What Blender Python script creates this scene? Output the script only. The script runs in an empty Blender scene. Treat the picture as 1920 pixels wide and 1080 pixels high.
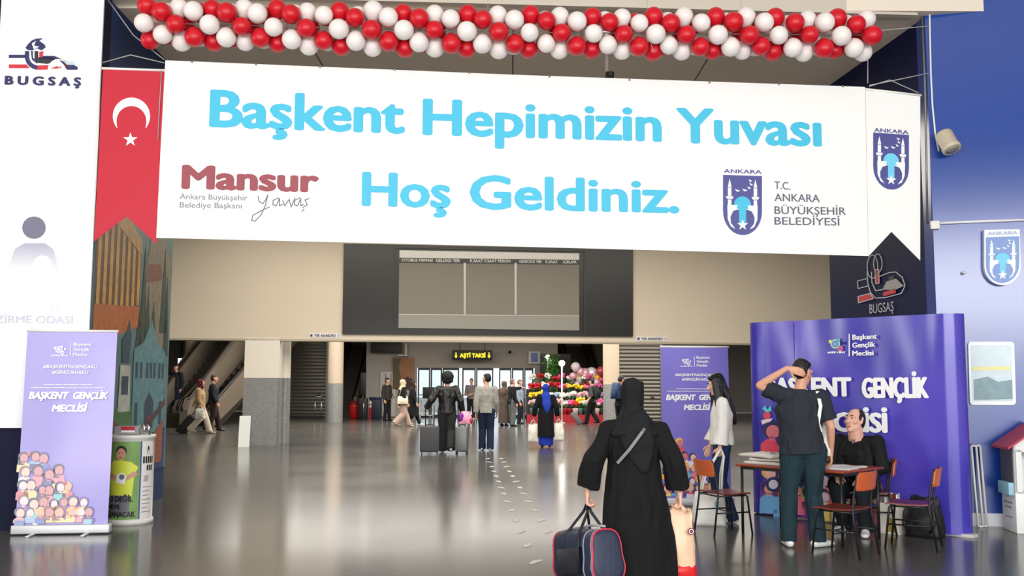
import bpy, bmesh, math, random
from mathutils import Vector, Matrix, noise
random.seed(7)
SC = bpy.context.scene
COL = SC.collection
R = math.radians

# ------------------------------------------------------------------ camera
F = 1820.0; CAMH = 1.556
PITCH = math.atan((718 - 540) / F); ROLL = 0.0035
fw = Vector((0, math.cos(PITCH), math.sin(PITCH)))
u0 = Vector((0, -math.sin(PITCH), math.cos(PITCH))); r0 = Vector((1, 0, 0))
rt = r0 * math.cos(ROLL) + u0 * math.sin(ROLL)
up = u0 * math.cos(ROLL) - r0 * math.sin(ROLL)
CO = Vector((0, 0, CAMH))
cam = bpy.data.objects.new('camera', bpy.data.cameras.new('camera')); COL.objects.link(cam)
cam.data.lens = F / 1920 * 36; cam.data.sensor_width = 36; cam.data.clip_end = 400
cam.matrix_world = Matrix(((rt.x, up.x, -fw.x, 0), (rt.y, up.y, -fw.y, 0), (rt.z, up.z, -fw.z, CAMH), (0, 0, 0, 1)))
SC.camera = cam

# ------------------------------------------------------------------ light
SC.view_settings.view_transform = 'Standard'; SC.view_settings.look = 'None'
SC.view_settings.exposure = 0.0; SC.view_settings.gamma = 1.0; SC.view_settings.use_curve_mapping = False
W = bpy.data.worlds.new('World'); SC.world = W; W.use_nodes = True
W.node_tree.nodes['Background'].inputs[0].default_value = (0.86, 0.93, 1.0, 1)
W.node_tree.nodes['Background'].inputs[1].default_value = 1.3
def area(name, loc, rot, sx, sy, power, color=(1, 1, 1), spread=180):
    l = bpy.data.lights.new(name, 'AREA'); l.shape = 'RECTANGLE'; l.size = sx; l.size_y = sy
    l.energy = power; l.color = color; l.spread = R(spread)
    o = bpy.data.objects.new(name, l); o.location = loc; o.rotation_euler = rot; COL.objects.link(o); return o
area('daylight_upper_glazing', (0.5, -4.0, 4.1), (R(90), 0, 0), 20, 2.6, 1950, (1.0, 0.985, 0.96))
area('daylight_doors', (0.5, -4.0, 1.35), (R(90), 0, 0), 20, 2.3, 440, (1.0, 0.985, 0.96))
area('added_glare_light', (-12.9, 6.3, 4.0), (R(90), 0, R(-90)), 2.8, 3.0, 260, (1.0, 0.99, 0.97))  # invented source, added to lay glare on the violet display wall
area('atrium_ceiling_light', (0, 19, 5.8), (0, 0, 0), 14, 7, 1350, (1.0, 0.93, 0.82))
area('concourse_ceiling_light', (0, 33, 3.9), (0, 0, 0), 20, 10, 2500, (1.0, 0.94, 0.86))
area('entrance_ceiling_light', (0, 4, 7.2), (0, 0, 0), 16, 8, 150, (1.0, 0.97, 0.93))

# ------------------------------------------------------------------ helpers
def U(px, py, Y):
    d = fw + rt * ((px - 960) / F) - up * ((py - 540) / F)
    return CO + d * (Y / d.y)
def G(px, py, z=0.0):
    d = fw + rt * ((px - 960) / F) - up * ((py - 540) / F)
    return CO + d * ((z - CAMH) / d.z)
def GY(px, Y):
    p = U(px, 718, Y); return Vector((p.x, Y, 0))
def lin(c): 
    c /= 255.0
    return c / 12.92 if c <= 0.04045 else ((c + 0.055) / 1.055) ** 2.4
MATS = {}
def M(name, rgb=None, rough=0.6, metal=0.0, emit=0.0, spec=0.5, var=0.0, vscale=6.0, coat=0.0, alpha=1.0, bump=0.0, bscale=60.0, stretch=None, trans=0.0):
    """A procedural Principled material; rgb are sRGB 0-255, var mixes in noise of the colour."""
    if name in MATS: return MATS[name]
    m = bpy.data.materials.new(name); m.use_nodes = True; nt = m.node_tree; b = nt.nodes['Principled BSDF']
    c = tuple(lin(v) for v in rgb)
    b.inputs['Base Color'].default_value = (*c, 1); b.inputs['Roughness'].default_value = rough
    b.inputs['Metallic'].default_value = metal; b.inputs['Specular IOR Level'].default_value = spec
    b.inputs['Coat Weight'].default_value = coat; b.inputs['Coat Roughness'].default_value = 0.1
    b.inputs['Alpha'].default_value = alpha; b.inputs['Transmission Weight'].default_value = trans
    if emit: 
        b.inputs['Emission Color'].default_value = (*c, 1); b.inputs['Emission Strength'].default_value = emit
    if var or bump:
        tc = nt.nodes.new('ShaderNodeTexCoord'); mp = nt.nodes.new('ShaderNodeMapping')
        nt.links.new(tc.outputs['Object'], mp.inputs['Vector'])
        if stretch: mp.inputs['Scale'].default_value = stretch
    if var:
        n = nt.nodes.new('ShaderNodeTexNoise'); n.inputs['Scale'].default_value = vscale; n.inputs['Detail'].default_value = 4
        nt.links.new(mp.outputs['Vector'], n.inputs['Vector'])
        mx = nt.nodes.new('ShaderNodeMix'); mx.data_type = 'RGBA'
        mx.inputs[6].default_value = tuple(v * (1 - var) for v in c) + (1,)
        mx.inputs[7].default_value = tuple(min(1, v * (1 + var)) for v in c) + (1,)
        nt.links.new(n.outputs['Fac'], mx.inputs[0]); nt.links.new(mx.outputs[2], b.inputs['Base Color'])
    if bump:
        n2 = nt.nodes.new('ShaderNodeTexNoise'); n2.inputs['Scale'].default_value = bscale
        nt.links.new(mp.outputs['Vector'], n2.inputs['Vector'])
        bp = nt.nodes.new('ShaderNodeBump'); bp.inputs['Strength'].default_value = bump; bp.inputs['Distance'].default_value = 0.02
        nt.links.new(n2.outputs['Fac'], bp.inputs['Height']); nt.links.new(bp.outputs['Normal'], b.inputs['Normal'])
    MATS[name] = m; return m

def tag(o, label=None, cat=None, group=None, kind=None):
    if label: o['label'] = label
    if cat: o['category'] = cat
    if group: o['group'] = group
    if kind: o['kind'] = kind
    return o
def thing(name, label, cat, loc=(0, 0, 0), rz=0.0, group=None):
    o = bpy.data.objects.new(name, None); COL.objects.link(o); o.empty_display_size = 0.1
    o.location = loc; o.rotation_euler = (0, 0, rz); return tag(o, label, cat, group)
def link(name, me, parent=None, world=False):
    o = bpy.data.objects.new(name, me); COL.objects.link(o)
    if parent is not None:
        o.parent = parent
        if world: o.matrix_parent_inverse = (Matrix.Translation(parent.location) @ parent.rotation_euler.to_matrix().to_4x4()).inverted()
    return o

class MB:
    """Collects shapes into one mesh with several materials."""
    def __init__(s): s.v = []; s.f = []; s.m = []; s.mats = []; s.smooth = []
    def mi(s, m):
        if m not in s.mats: s.mats.append(m)
        return s.mats.index(m)
    def add(s, vs, fs, m, smooth=False):
        b = len(s.v); s.v += [Vector(v) for v in vs]; k = s.mi(m)
        for f in fs: s.f.append([b + i for i in f]); s.m.append(k); s.smooth.append(smooth)
    def box(s, c, d, m, rz=0.0, X=None, bev=0.0):
        c = Vector(c); hx, hy, hz = d[0] / 2, d[1] / 2, d[2] / 2
        rot = Matrix.Rotation(rz, 3, 'Z') if X is None else X
        if bev <= 0:
            vs = [c + rot @ Vector((x * hx, y * hy, z * hz)) for z in (-1, 1) for y in (-1, 1) for x in (-1, 1)]
            s.add(vs, [(0, 2, 3, 1), (4, 5, 7, 6), (0, 1, 5, 4), (2, 6, 7, 3), (0, 4, 6, 2), (1, 3, 7, 5)], m)
        else:
            bm = bmesh.new(); bmesh.ops.create_cube(bm, size=1)
            for v in bm.verts: v.co = Vector((v.co.x * d[0], v.co.y * d[1], v.co.z * d[2]))
            bmesh.ops.bevel(bm, geom=bm.edges[:], offset=bev, segments=3, affect='EDGES', profile=0.5)
            s.bm(bm, m, lambda p: c + rot @ p, True)
    def bm(s, bm, m, fn=lambda p: p, smooth=False):
        bm.verts.ensure_lookup_table(); bm.verts.index_update()
        s.add([fn(v.co.copy()) for v in bm.verts], [[v.index for v in f.verts] for f in bm.faces], m, smooth); bm.free()
    def tube(s, pts, r, m, n=8, closed=False, cap=True):
        pts = [Vector(p) for p in pts]; vs = []; fs = []; N = len(pts)
        rs = r if isinstance(r, (list, tuple)) else [r] * N
        ref = None
        for i, p in enumerate(pts):
            t = (pts[(i + 1) % N] - pts[i - 1]) if closed else (pts[min(i + 1, N - 1)] - pts[max(i - 1, 0)])
            t.normalize()
            if ref is None: ref = t.orthogonal()
            a = (ref - t * ref.dot(t)); a = a.normalized() if a.length > 1e-6 else t.orthogonal().normalized()
            ref = a; b = t.cross(a)
            for k in range(n):
                an = 2 * math.pi * k / n; vs.append(p + (a * math.cos(an) + b * math.sin(an)) * rs[i])
        for i in range(N if closed else N - 1):
            for k in range(n):
                i2 = (i + 1) % N
                fs.append((i * n + k, i * n + (k + 1) % n, i2 * n + (k + 1) % n, i2 * n + k))
        if cap and not closed: fs += [tuple(range(n - 1, -1, -1)), tuple((N - 1) * n + k for k in range(n))]
        s.add(vs, fs, m, True)
    def cyl(s, c, r, h, m, n=24, r2=None, axis=None):
        c = Vector(c); q = Matrix.Identity(3) if axis is None else Vector((0, 0, 1)).rotation_difference(Vector(axis)).to_matrix()
        r2 = r if r2 is None else r2; vs = []
        for rr, z in ((r, 0), (r2, h)):
            for k in range(n):
                a = 2 * math.pi * k / n; vs.append(c + q @ Vector((rr * math.cos(a), rr * math.sin(a), z)))
        s.add(vs, [(k, (k + 1) % n, n + (k + 1) % n, n + k) for k in range(n)], m, True)
        s.add(vs[:n], [tuple(range(n - 1, -1, -1))], m); s.add(vs[n:], [tuple(range(n))], m)
    def lathe(s, c, prof, m, n=20, axis=None):
        c = Vector(c); q = Matrix.Identity(3) if axis is None else Vector((0, 0, 1)).rotation_difference(Vector(axis)).to_matrix()
        vs = [c + q @ Vector((r * math.cos(2 * math.pi * k / n), r * math.sin(2 * math.pi * k / n), z)) for r, z in prof for k in range(n)]
        N = len(prof); fs = [(i * n + k, i * n + (k + 1) % n, (i + 1) * n + (k + 1) % n, (i + 1) * n + k) for i in range(N - 1) for k in range(n)]
        fs += [tuple(range(n - 1, -1, -1)), tuple((N - 1) * n + k for k in range(n))]
        s.add(vs, fs, m, True)
    def ball(s, c, r, m, sub=2, fn=None):
        bm = bmesh.new(); bmesh.ops.create_icosphere(bm, subdivisions=sub, radius=1)
        c = Vector(c); rr = Vector(r) if isinstance(r, (tuple, list, Vector)) else Vector((r, r, r))
        s.bm(bm, m, lambda p: c + Vector((p.x * rr.x, p.y * rr.y, p.z * rr.z)), True)
    def prism(s, poly, ext, m):
        """poly: list of 3D points; ext: extrusion vector."""
        n = len(poly); e = Vector(ext); vs = [Vector(p) for p in poly] + [Vector(p) + e for p in poly]
        s.add(vs, [tuple(range(n - 1, -1, -1)), tuple(range(n, 2 * n))] + [(k, (k + 1) % n, n + (k + 1) % n, n + k) for k in range(n)], m)
    def mesh(s, name):
        me = bpy.data.meshes.new(name); me.from_pydata([tuple(v) for v in s.v], [], s.f)
        for m in s.mats: me.materials.append(m)
        me.polygons.foreach_set('material_index', s.m); me.polygons.foreach_set('use_smooth', s.smooth)
        me.update(); return me
    def build(s, name, parent=None, world=False): return link(name, s.mesh(name), parent, world)
def struct(name, mb, parent=None):
    o = mb.build(name, parent); o['kind'] = 'structure'; return o

class Plane:
    """A flat face in the place: origin, unit along, unit up; the normal looks to the entrance side."""
    def __init__(s, O, u, v=(0, 0, 1)):
        s.O = Vector(O); s.u = Vector(u).normalized(); s.v = Vector(v).normalized(); s.n = s.u.cross(s.v).normalized()
    def hit(s, px, py):
        d = fw + rt * ((px - 960) / F) - up * ((py - 540) / F)
        return CO + d * ((s.O - CO).dot(s.n) / d.dot(s.n))
    def at(s, a, b, off=0.0): return s.O + s.u * a + s.v * b + s.n * off

_tc = {}
CED = [(-.045, .02), (.03, .02), (.012, -.045), (.07, -.075), (.085, -.125), (.055, -.18), (-.01, -.205), (-.095, -.195), (-.085, -.145), (-.02, -.155), (.012, -.14), (.01, -.115), (-.045, -.095)]
def text_geo(st, bold=0.0):
    k = (st, bold)
    if k in _tc: return _tc[k]
    if 'ş' in st or 'Ş' in st or 'İ' in st:      # plain letters with the cedilla or dot set under or over them
        pl_ = st.replace('ş', 's').replace('Ş', 'S').replace('İ', 'I'); vs, fs = text_geo(pl_); vs, fs = list(vs), list(fs)
        for i, ch in enumerate(st):
            if ch not in 'şŞİ': continue
            g = pl_[i]; one = text_geo(g)[0]; w_ = max(v[0] for v in one) - min(v[0] for v in one); cx = max(v[0] for v in text_geo(pl_[:i + 1])[0]) - w_ / 2
            if ch == 'İ': pts = [(cx + .062 * math.cos(a * .5236), .83 + .062 * math.sin(a * .5236)) for a in range(12)]
            else: pts = [(cx + x, y) for x, y in CED]
            b_ = len(vs); vs += pts
            fs += [tuple(b_ + q for q in range(len(pts)))] if ch == 'İ' else [tuple(b_ + q for q in f) for f in ((0, 12, 2, 1), (2, 12, 11, 3), (3, 11, 10, 4), (4, 10, 9, 5), (5, 9, 6), (6, 9, 8, 7))]
        _tc[k] = (vs, fs); return _tc[k]
    cu = bpy.data.curves.new('lettering', 'FONT'); cu.body = st; cu.size = 1; cu.offset = bold; cu.resolution_u = 3
    o = bpy.data.objects.new('lettering', cu); COL.objects.link(o)
    dg = bpy.context.evaluated_depsgraph_get(); me = o.evaluated_get(dg).to_mesh()
    vs = [(v.co.x, v.co.y) for v in me.vertices]; fs = [tuple(p.vertices) for p in me.polygons]
    o.evaluated_get(dg).to_mesh_clear(); bpy.data.objects.remove(o); bpy.data.curves.remove(cu)
    _tc[k] = (vs, fs); return _tc[k]
CAP = max(v[1] for v in text_geo('H')[0])
class Flat(MB):
    """Printing that lies on a plane: lettering and flat shapes, by photo position or by plane coordinates."""
    def __init__(s, pl, d=0.0015): super().__init__(); s.pl = pl; s.d = d; s.warp = None
    def put(s, p, L): 
        p = p + s.pl.n * (s.d * L)
        return p
    def txt(s, st, p0, p1, hpx, m, bold=0.0, shear=0.0, L=2, rows=None):
        w0 = s.pl.hit(*p0); w1 = s.pl.hit(*p1); hh = (s.pl.hit(p0[0], p0[1] - hpx) - w0).length
        s.txtw(st, w0, w1, hh, m, bold, shear, L)
    def txtw(s, st, w0, w1, hh, m, bold=0.0, shear=0.0, L=2):
        vs, fs = text_geo(st)
        if not vs: return
        x0 = min(v[0] for v in vs); x1 = max(v[0] for v in vs)
        e = (w1 - w0).normalized(); b = bold * hh / CAP; w0 = w0 + e * b; w1 = w1 - e * b
        out = [w0 + (w1 - w0) * ((x - x0) / (x1 - x0)) + s.pl.v * (hh * y / CAP) + e * (shear * hh * y / CAP) for x, y in vs]
        for k in range(8 if bold else 1):     # heavier strokes: the same outline laid around itself
            d = (e * math.cos(k * math.pi / 4) + s.pl.v * (0.6 * math.sin(k * math.pi / 4))) * b if bold else Vector()
            s.add([s.put(p + d, L + .2 * k) for p in out], fs, m)
    def smudge(s, x0, x1, z, h, m, L=2, seed=1):
        """A line of print too small to read: short strokes of uneven width, in plane coordinates."""
        q = random.Random(seed); x = x0
        while x < x1 - h * .3:
            w = min(h * q.uniform(.5, 1.6), x1 - x); hh = h * q.uniform(.75, 1); s.polyw([(x, z), (x + w, z), (x + w, z + hh), (x, z + hh)], m, L); x += w + h * q.choice([.25, .25, .6])
    def poly(s, pts, m, L=1): s.add([s.put(s.pl.hit(*p), L) for p in pts], [tuple(range(len(pts)))], m)
    def polyw(s, pts, m, L=1): s.add([s.put(s.pl.at(*p), L) for p in pts], [tuple(range(len(pts)))], m)
    def disc(s, c, r, m, L=1, n=20, a0=0, a1=360, ry=None):
        ry = r if ry is None else ry
        pts = [(c[0] + r * math.cos(R(a0 + (a1 - a0) * k / n)), c[1] + ry * math.sin(R(a0 + (a1 - a0) * k / n))) for k in range(n if a1 - a0 == 360 else n + 1)]
        s.poly(pts, m, L)
    def discw(s, c, r, m, L=1, n=20, a0=0, a1=360, ry=None):
        ry = r if ry is None else ry
        pts = [(c[0] + r * math.cos(R(a0 + (a1 - a0) * k / n)), c[1] + ry * math.sin(R(a0 + (a1 - a0) * k / n))) for k in range(n if a1 - a0 == 360 else n + 1)]
        s.polyw(pts, m, L)
    def line(s, pts, w, m, L=1):
        """A drawn line of width w photo pixels."""
        pts = [Vector(p) for p in pts]
        for a, b in zip(pts, pts[1:]):
            t = (b - a).normalized(); nn = Vector((-t.y, t.x)) * w / 2; e = t * w * 0.3
            s.poly([a - nn - e, b - nn + e, b + nn + e, a + nn - e], m, L)
# ------------------------------------------------------------------ setting
white = M('white_paint', (236, 234, 228), 0.5)
beige = M('beige_wall_paint', (214, 202, 182), 0.75, var=0.03, vscale=1.5)
ceilm = M('grey_ceiling_board', (226, 214, 197), 0.8, var=0.05, vscale=0.6)
pale = M('pale_soffit_paint', (196, 186, 172), 0.6)
navy = M('navy_cladding', (8, 18, 62), 0.6, spec=0.15, var=0.1, vscale=1.2)
blue = M('blue_cladding', (2, 58, 146), 0.21, spec=0.9, var=0.03, vscale=0.8)
dkblue = M('dark_blue_cladding', (14, 48, 96), 0.5, spec=.25)
grey = M('grey_metal', (128, 128, 126), 0.4, metal=0.6)
dgrey = M('dark_grey_metal', (58, 58, 58), 0.4, metal=0.5)
black = M('black_plastic', (18, 18, 19), 0.45)
chrome = M('polished_steel', (205, 205, 205), 0.2, metal=1.0)

def floor_mat():
    m = bpy.data.materials.new('polished_stone_floor'); m.use_nodes = True; nt = m.node_tree; b = nt.nodes['Principled BSDF']
    N = nt.nodes.new; Lk = nt.links.new
    tc = N('ShaderNodeTexCoord')
    n1 = N('ShaderNodeTexNoise'); n1.inputs['Scale'].default_value = 130; n1.inputs['Detail'].default_value = 3
    n2 = N('ShaderNodeTexNoise'); n2.inputs['Scale'].default_value = 0.5; n2.inputs['Detail'].default_value = 5
    mp = N('ShaderNodeMapping'); mp.inputs['Rotation'].default_value = (0, 0, R(3.4))
    Lk(tc.outputs['Object'], mp.inputs['Vector'])
    for n in (n1, n2): Lk(mp.outputs['Vector'], n.inputs['Vector'])
    br = N('ShaderNodeTexBrick'); br.offset = 0.0; br.inputs['Scale'].default_value = 1.0
    br.inputs['Brick Width'].default_value = 2.4; br.inputs['Row Height'].default_value = 2.4; br.inputs['Mortar Size'].default_value = 0.006
    Lk(mp.outputs['Vector'], br.inputs['Vector'])
    br.inputs['Color1'].default_value = (0.118, 0.113, 0.102, 1); br.inputs['Color2'].default_value = (0.105, 0.101, 0.092, 1); br.inputs['Mortar'].default_value = (0.06, 0.058, 0.052, 1)
    mx = N('ShaderNodeMix'); mx.data_type = 'RGBA'; mx.blend_type = 'MULTIPLY'; mx.inputs[0].default_value = 0.35
    Lk(br.outputs['Color'], mx.inputs[6]); Lk(n1.outputs['Fac'], mx.inputs[7]); Lk(mx.outputs[2], b.inputs['Base Color'])
    mr = N('ShaderNodeMapRange'); mr.inputs[3].default_value = 0.12; mr.inputs[4].default_value = 0.2
    Lk(n2.outputs['Fac'], mr.inputs[0]); Lk(mr.outputs[0], b.inputs['Roughness'])
    b.inputs['Specular IOR Level'].default_value = 0.3
    return m
f = MB(); f.box((0, 20, -0.05), (60, 64, 0.1), floor_mat()); struct('floor', f)

CZ = 5.87
# near walls and the passage between them
LC = Vector((-4.57, 10.45, 0)); LF = Vector((-4.70, 13.3, 0))       # left corner, far end of the left passage wall
RC = Vector((4.84, 11.04, 0)); RF = Vector((4.58, 13.9, 0))
def vwall(a, b, z0, z1, m, t):
    """A wall from plan point a to b, thickened by vector t."""
    mb = MB(); a = Vector((a[0], a[1], z0)); b = Vector((b[0], b[1], z0))
    t = Vector(t); mb.prism([a, b, b + t, a + t], (0, 0, z1 - z0), m); return mb
LA = LC + Vector((-9, -1.40, 0)); RA = RC + Vector((8, -1.79, 0))
struct('wall_front_left', vwall(LA, LC, 0, 9.0, M('deep_navy_paint', (14, 18, 46), 0.7, spec=0.2), (0, 0.25, 0)))
struct('wall_passage_left', vwall(LC + Vector((-.28, .25, 0)), LF + Vector((-.28, 0, 0)), 0, CZ, dkblue, (0.28, 0, 0)))
struct('wall_front_right', vwall(RC, RA, 0, 9.0, blue, (0, 0.25, 0)))
struct('wall_passage_right', vwall(RC + Vector((.0, .25, 0)), RF, 0, CZ, navy, (0.28, 0, 0)))
bb = MB(); u = (RA - RC).normalized(); n = Vector((u.y, -u.x, 0)); a = RC + u * 0.12 + n * 0.002
bb.prism([a, RA + n * 0.002, RA + n * 0.03, a + n * 0.028], (0, 0, 0.14), M('white_skirting', (225, 228, 232), 0.4)); struct('baseboard_right', bb)
# ceiling of the passage and the atrium, pale beam along its front edge
cm = MB(); cm.box((0, 19.0, CZ + 0.1), (40, 16.2, 0.2), ceilm)
for k in range(-3, 4): cm.box((k * 2.6, 18.5, CZ - 0.002), (0.015, 15, 0.004), M('joint_line', (84, 78, 70), 0.9))
struct('ceiling', cm)
bm_ = MB(); bm_.prism([(-5.4, 10.35, CZ - .03), (4.72, 10.95, CZ - .03), (4.72, 11.05, CZ - .03), (-5.4, 10.45, CZ - .03)], (0, 0, 3.2), pale); struct('trim_1', bm_)
# hall around the camera: side walls, ceiling, glazed entrance behind
hall = M('hall_wall_paint', (176, 172, 164), 0.7)
for nm, x in (('wall_hall_left', -13.2), ('wall_hall_right', 12.6)):
    mb = MB(); mb.box((x, 2.0, 4.5), (0.2, 17, 9), hall); struct(nm, mb)
mb = MB(); mb.box((0, 2.0, 9.05), (27, 17, 0.1), hall); struct('ceiling_hall', mb)
mb = MB()
fm = M('entrance_frame', (70, 72, 74), 0.4, metal=0.5)
mb.box((0, -6.4, 7.3), (27, 0.2, 3.6), M('entrance_header', (92, 90, 88), 0.8))
for k in range(11): mb.box((-12.5 + 2.5 * k, -6.4, 2.75), (0.12, 0.15, 5.5), fm)
struct('wall_entrance', mb)
# atrium sides
for nm, x in (('wall_atrium_left', -16.5), ('wall_atrium_right', 17.5)):
    mb = MB(); mb.box((x, 31.5, 3), (0.2, 43, 6), hall); struct(nm, mb)
# lintel wall with the departures board, over the concourse
WP = Plane((-6.2, 24.2, 0), (1, 0.114, 0))
LZ = 2.63
mb = MB(); a = WP.at(-11, LZ); b = WP.at(25, LZ); d = WP.n * -0.35
mb.prism([a, b, b + d, a + d], (0, 0, CZ - LZ), beige); struct('wall_lintel', mb)
mb = MB(); o = WP.n * 0.02
mb.prism([a + o - Vector((0, 0, .05)), b + o - Vector((0, 0, .05)), b + d - Vector((0, 0, .05)), a + d - Vector((0, 0, .05))], (0, 0, 0.05), M('lintel_edge', (176, 166, 148), 0.6)); struct('trim_2', mb)
# concourse ceiling and end wall
endw = M('end_wall_paint', (186, 178, 168), 0.7)
mb = MB(); mb.box((0.5, 40.6, 4.05), (34, 25, 0.1), M('concourse_ceiling', (190, 184, 174), 0.8)); struct('ceiling_concourse', mb)
EY = 44.0; EB = 53.0
def ex(px): return (px - 960) / F * EY
dx0, dx1, dz = ex(782), ex(1003), 2.22
XL, XR = ex(688), ex(1046)
mb = MB(); mb.box(((XL + dx0) / 2, EY + .15, 2), (dx0 - XL, 0.3, 4), endw); mb.box(((XR + dx1) / 2, EY + .15, 2), (XR - dx1, 0.3, 4), endw)
mb.box(((dx0 + dx1) / 2, EY + .15, (4 + dz) / 2), (dx1 - dx0, 0.3, 4 - dz), endw); struct('wall_end', mb)
mb = MB(); mb.box(((-16.5 + XL) / 2, EB, 2), (XL + 16.5, 0.3, 4), endw); mb.box((XL + .15, (EY + EB) / 2 + .1, 2), (.3, EB - EY - .4, 4), endw); struct('wall_escalator_left', mb)
mb = MB(); mb.box(((17.5 + XR) / 2, EB, 2), (17.5 - XR, 0.3, 4), endw); mb.box((XR - .15, (EY + EB) / 2 + .1, 2), (.3, EB - EY - .4, 4), endw); struct('wall_escalator_right', mb)
# glazed doors in the end wall
gl = M('door_glass', (235, 245, 245), 0.02, trans=1.0); drf = M('door_frame_metal', (50, 50, 48), 0.4, metal=0.4)
xs = [ex(v) for v in (784, 808, 830, 862, 867, 893, 926, 936, 960, 983, 1001)]
n_ = 0
for i, (xa, xb) in enumerate(zip(xs, xs[1:])):
    if i == 3 or i == 6: continue
    n_ += 1
    d_ = thing('door_%d' % n_, None, None, ((xa + xb) / 2, EY + .15, 0)); d_['kind'] = 'structure'
    w = xb - xa - .02; q = MB()
    q.box((-w / 2 + .03, 0, dz / 2), (.06, .1, dz), drf); q.box((w / 2 - .03, 0, dz / 2), (.06, .1, dz), drf)
    q.box((0, 0, dz - .05), (w - .12, .1, .1), drf); q.box((0, 0, .06), (w - .12, .1, .12), drf); q.box((0, 0, 1.0), (w - .12, .08, .04), drf)
    q.build('door_frame', d_)
    q = MB(); q.box((0, 0, dz / 2), (w - .12, .012, dz - .2), gl); q.build('pane', d_)
# street side beyond the doors
mb = MB(); mb.box((-2, 75, -.08), (60, 60, .1), M('forecourt_paving', (150, 148, 144), 0.8)); struct('forecourt', mb)
# columns
mos = M('grey_mosaic_tile', (136, 136, 134), 0.35, var=0.5, vscale=22, spec=0.6)
colp = M('column_paint', (234, 226, 212), 0.6)
colt = M('tan_column_paint', (196, 178, 156), 0.65)
def round_col(name, px, Y, r, zt, zs=1.52):
    c = GY(px, Y); mb = MB(); mb.cyl(c, r + .008, zs, mos, 32); mb.cyl(c + Vector((0, 0, zs)), r, zt - zs, colt, 32); struct(name, mb)
round_col('column_escalator', 361, 38, .33, 4.0); round_col('column_shutter', 629, 38.5, .3, 4.0); round_col('column_flowers', 1146, 36, .3, 4.0)
mb = MB(); p = WP.hit(455, 800); q = WP.hit(521, 800); cw = (q - p).length; c = WP.at(((p + q) / 2 - WP.O).dot(WP.u), 0, -.38)
ra = math.atan2(WP.u.y, WP.u.x)
mb.box(c + Vector((0, 0, .83)), (cw + .02, .82, 1.66), mos, ra); mb.box(c + Vector((0, 0, 2.15)), (cw, .8, .98), colp, ra)
mb.box(c + WP.u * (cw / 2 + .004) + WP.n * .405 + Vector((0, 0, .83)), (.03, .03, 1.66), chrome, ra)
struct('column_lintel', mb)
mb = MB(); cc = GY(535, 25.1); mb.cyl(cc, .13, 1.66, mos, 24); mb.cyl(cc + Vector((0, 0, 1.66)), .125, .97, colp, 24); struct('column_slim', mb)
# ------------------------------------------------------------------ banners and signs
vinyl = M('white_banner_vinyl', (236, 236, 234), 0.55)
cyan = M('cyan_print', (58, 184, 218), 0.5); maroon = M('maroon_print', (150, 62, 72), 0.5)
inkg = M('grey_print', (120, 120, 132), 0.6); indigo = M('indigo_print', (70, 72, 140), 0.5); slate = M('slate_print', (98, 96, 118), 0.6)
redv = M('red_banner_fabric', (192, 14, 44), 0.6); wprint = M('white_print', (240, 240, 240), 0.5)
inknavy = M('navy_print', (34, 34, 92), 0.5); inkred = M('red_print', (206, 34, 52), 0.5); dome = M('light_blue_print', (110, 200, 232), 0.5)
rope_m = M('pale_rope', (170, 168, 165), 0.8)
B = Plane((-3.7, 10.3, 0), (1, 0.08, 0))

def sheet(pl, pts, m, nm, parent, th=0.006, off=0.0, wob=0.0):
    """A hanging sheet with the outline pts (photo positions on the plane), a real thickness and slight waves."""
    w = [pl.hit(*p) for p in pts]; mb = MB()
    w = [p + pl.n * off for p in w]
    mb.prism([p - pl.n * th for p in w], pl.n * th, m); return mb.build(nm, parent)
def emblem(fl, cx, cy, w, h, tilt, shield, fg, domec, rim=None, L=1):
    """City shield: two minarets, dome, crescent ring, star and birds; photo position of its top middle."""
    def q(x, y): return (cx + x * w, cy + y * h + x * w * tilt)
    if rim:
        fl.poly([q(-.57, -.16), q(.57, -.16)] + [q(.57 * math.cos(R(a)), .60 + .47 * math.sin(R(a))) for a in range(0, 181, 12)], rim, L)
    fl.poly([q(-.5, 0), q(.5, 0)] + [q(.5 * math.cos(R(a)), .60 + .40 * math.sin(R(a))) for a in range(0, 181, 12)], shield, L + 1)
    for s in (-1, 1):
        x = s * .33
        fl.poly([q(x, .06), q(x + .05, .2), q(x - .05, .2)], fg, L + 2)
        fl.poly([q(x - .045, .21), q(x + .045, .21), q(x + .045, .35), q(x - .045, .35)], fg, L + 2)
        fl.poly([q(x - .10, .355), q(x + .10, .355), q(x + .07, .40), q(x - .07, .40)], fg, L + 2)
        fl.poly([q(x - .045, .41), q(x + .045, .41), q(x + .045, .5), q(x - .045, .5)], fg, L + 2)
        fl.poly([q(s * .39, .5), q(s * .06, .5), q(s * .06, .56), q(s * .24, .60), q(s * .31, .70), q(s * .30, .80), q(s * .18, .90), q(s * .30, .86), q(s * .38, .74)], fg, L + 2)
    fl.poly([q(.22 * math.cos(R(a)), .50 - .15 * math.sin(R(a))) for a in range(0, 181, 15)], domec, L + 3)
    fl.poly([q(-.12, .5), q(.12, .5), q(.16, .56), q(-.16, .56)], domec, L + 3)
    fl.poly([q(-.09, .56), q(.09, .56), q(.09, .80), q(-.09, .80)], domec, L + 3)
    st = []
    for k in range(10):
        r_ = .15 if k % 2 == 0 else .06; a = R(-90 + 36 * k); st.append(q(r_ * math.cos(a), .83 + r_ * w / h * math.sin(a)))
    for k in range(10): fl.poly([q(0, .83), st[k], st[(k + 1) % 10]], fg, L + 4)
    for bx, by in ((-.13, .24), (.06, .23), (.17, .19), (.22, .13), (.2, .07)):
        k = .07 if bx < .1 else .045
        fl.poly([q(bx - k, by - .012), q(bx, by + .005), q(bx + k, by + .015), q(bx + k * .3, by + .035), q(bx - k * .4, by + .03)], fg, L + 2)

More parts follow.
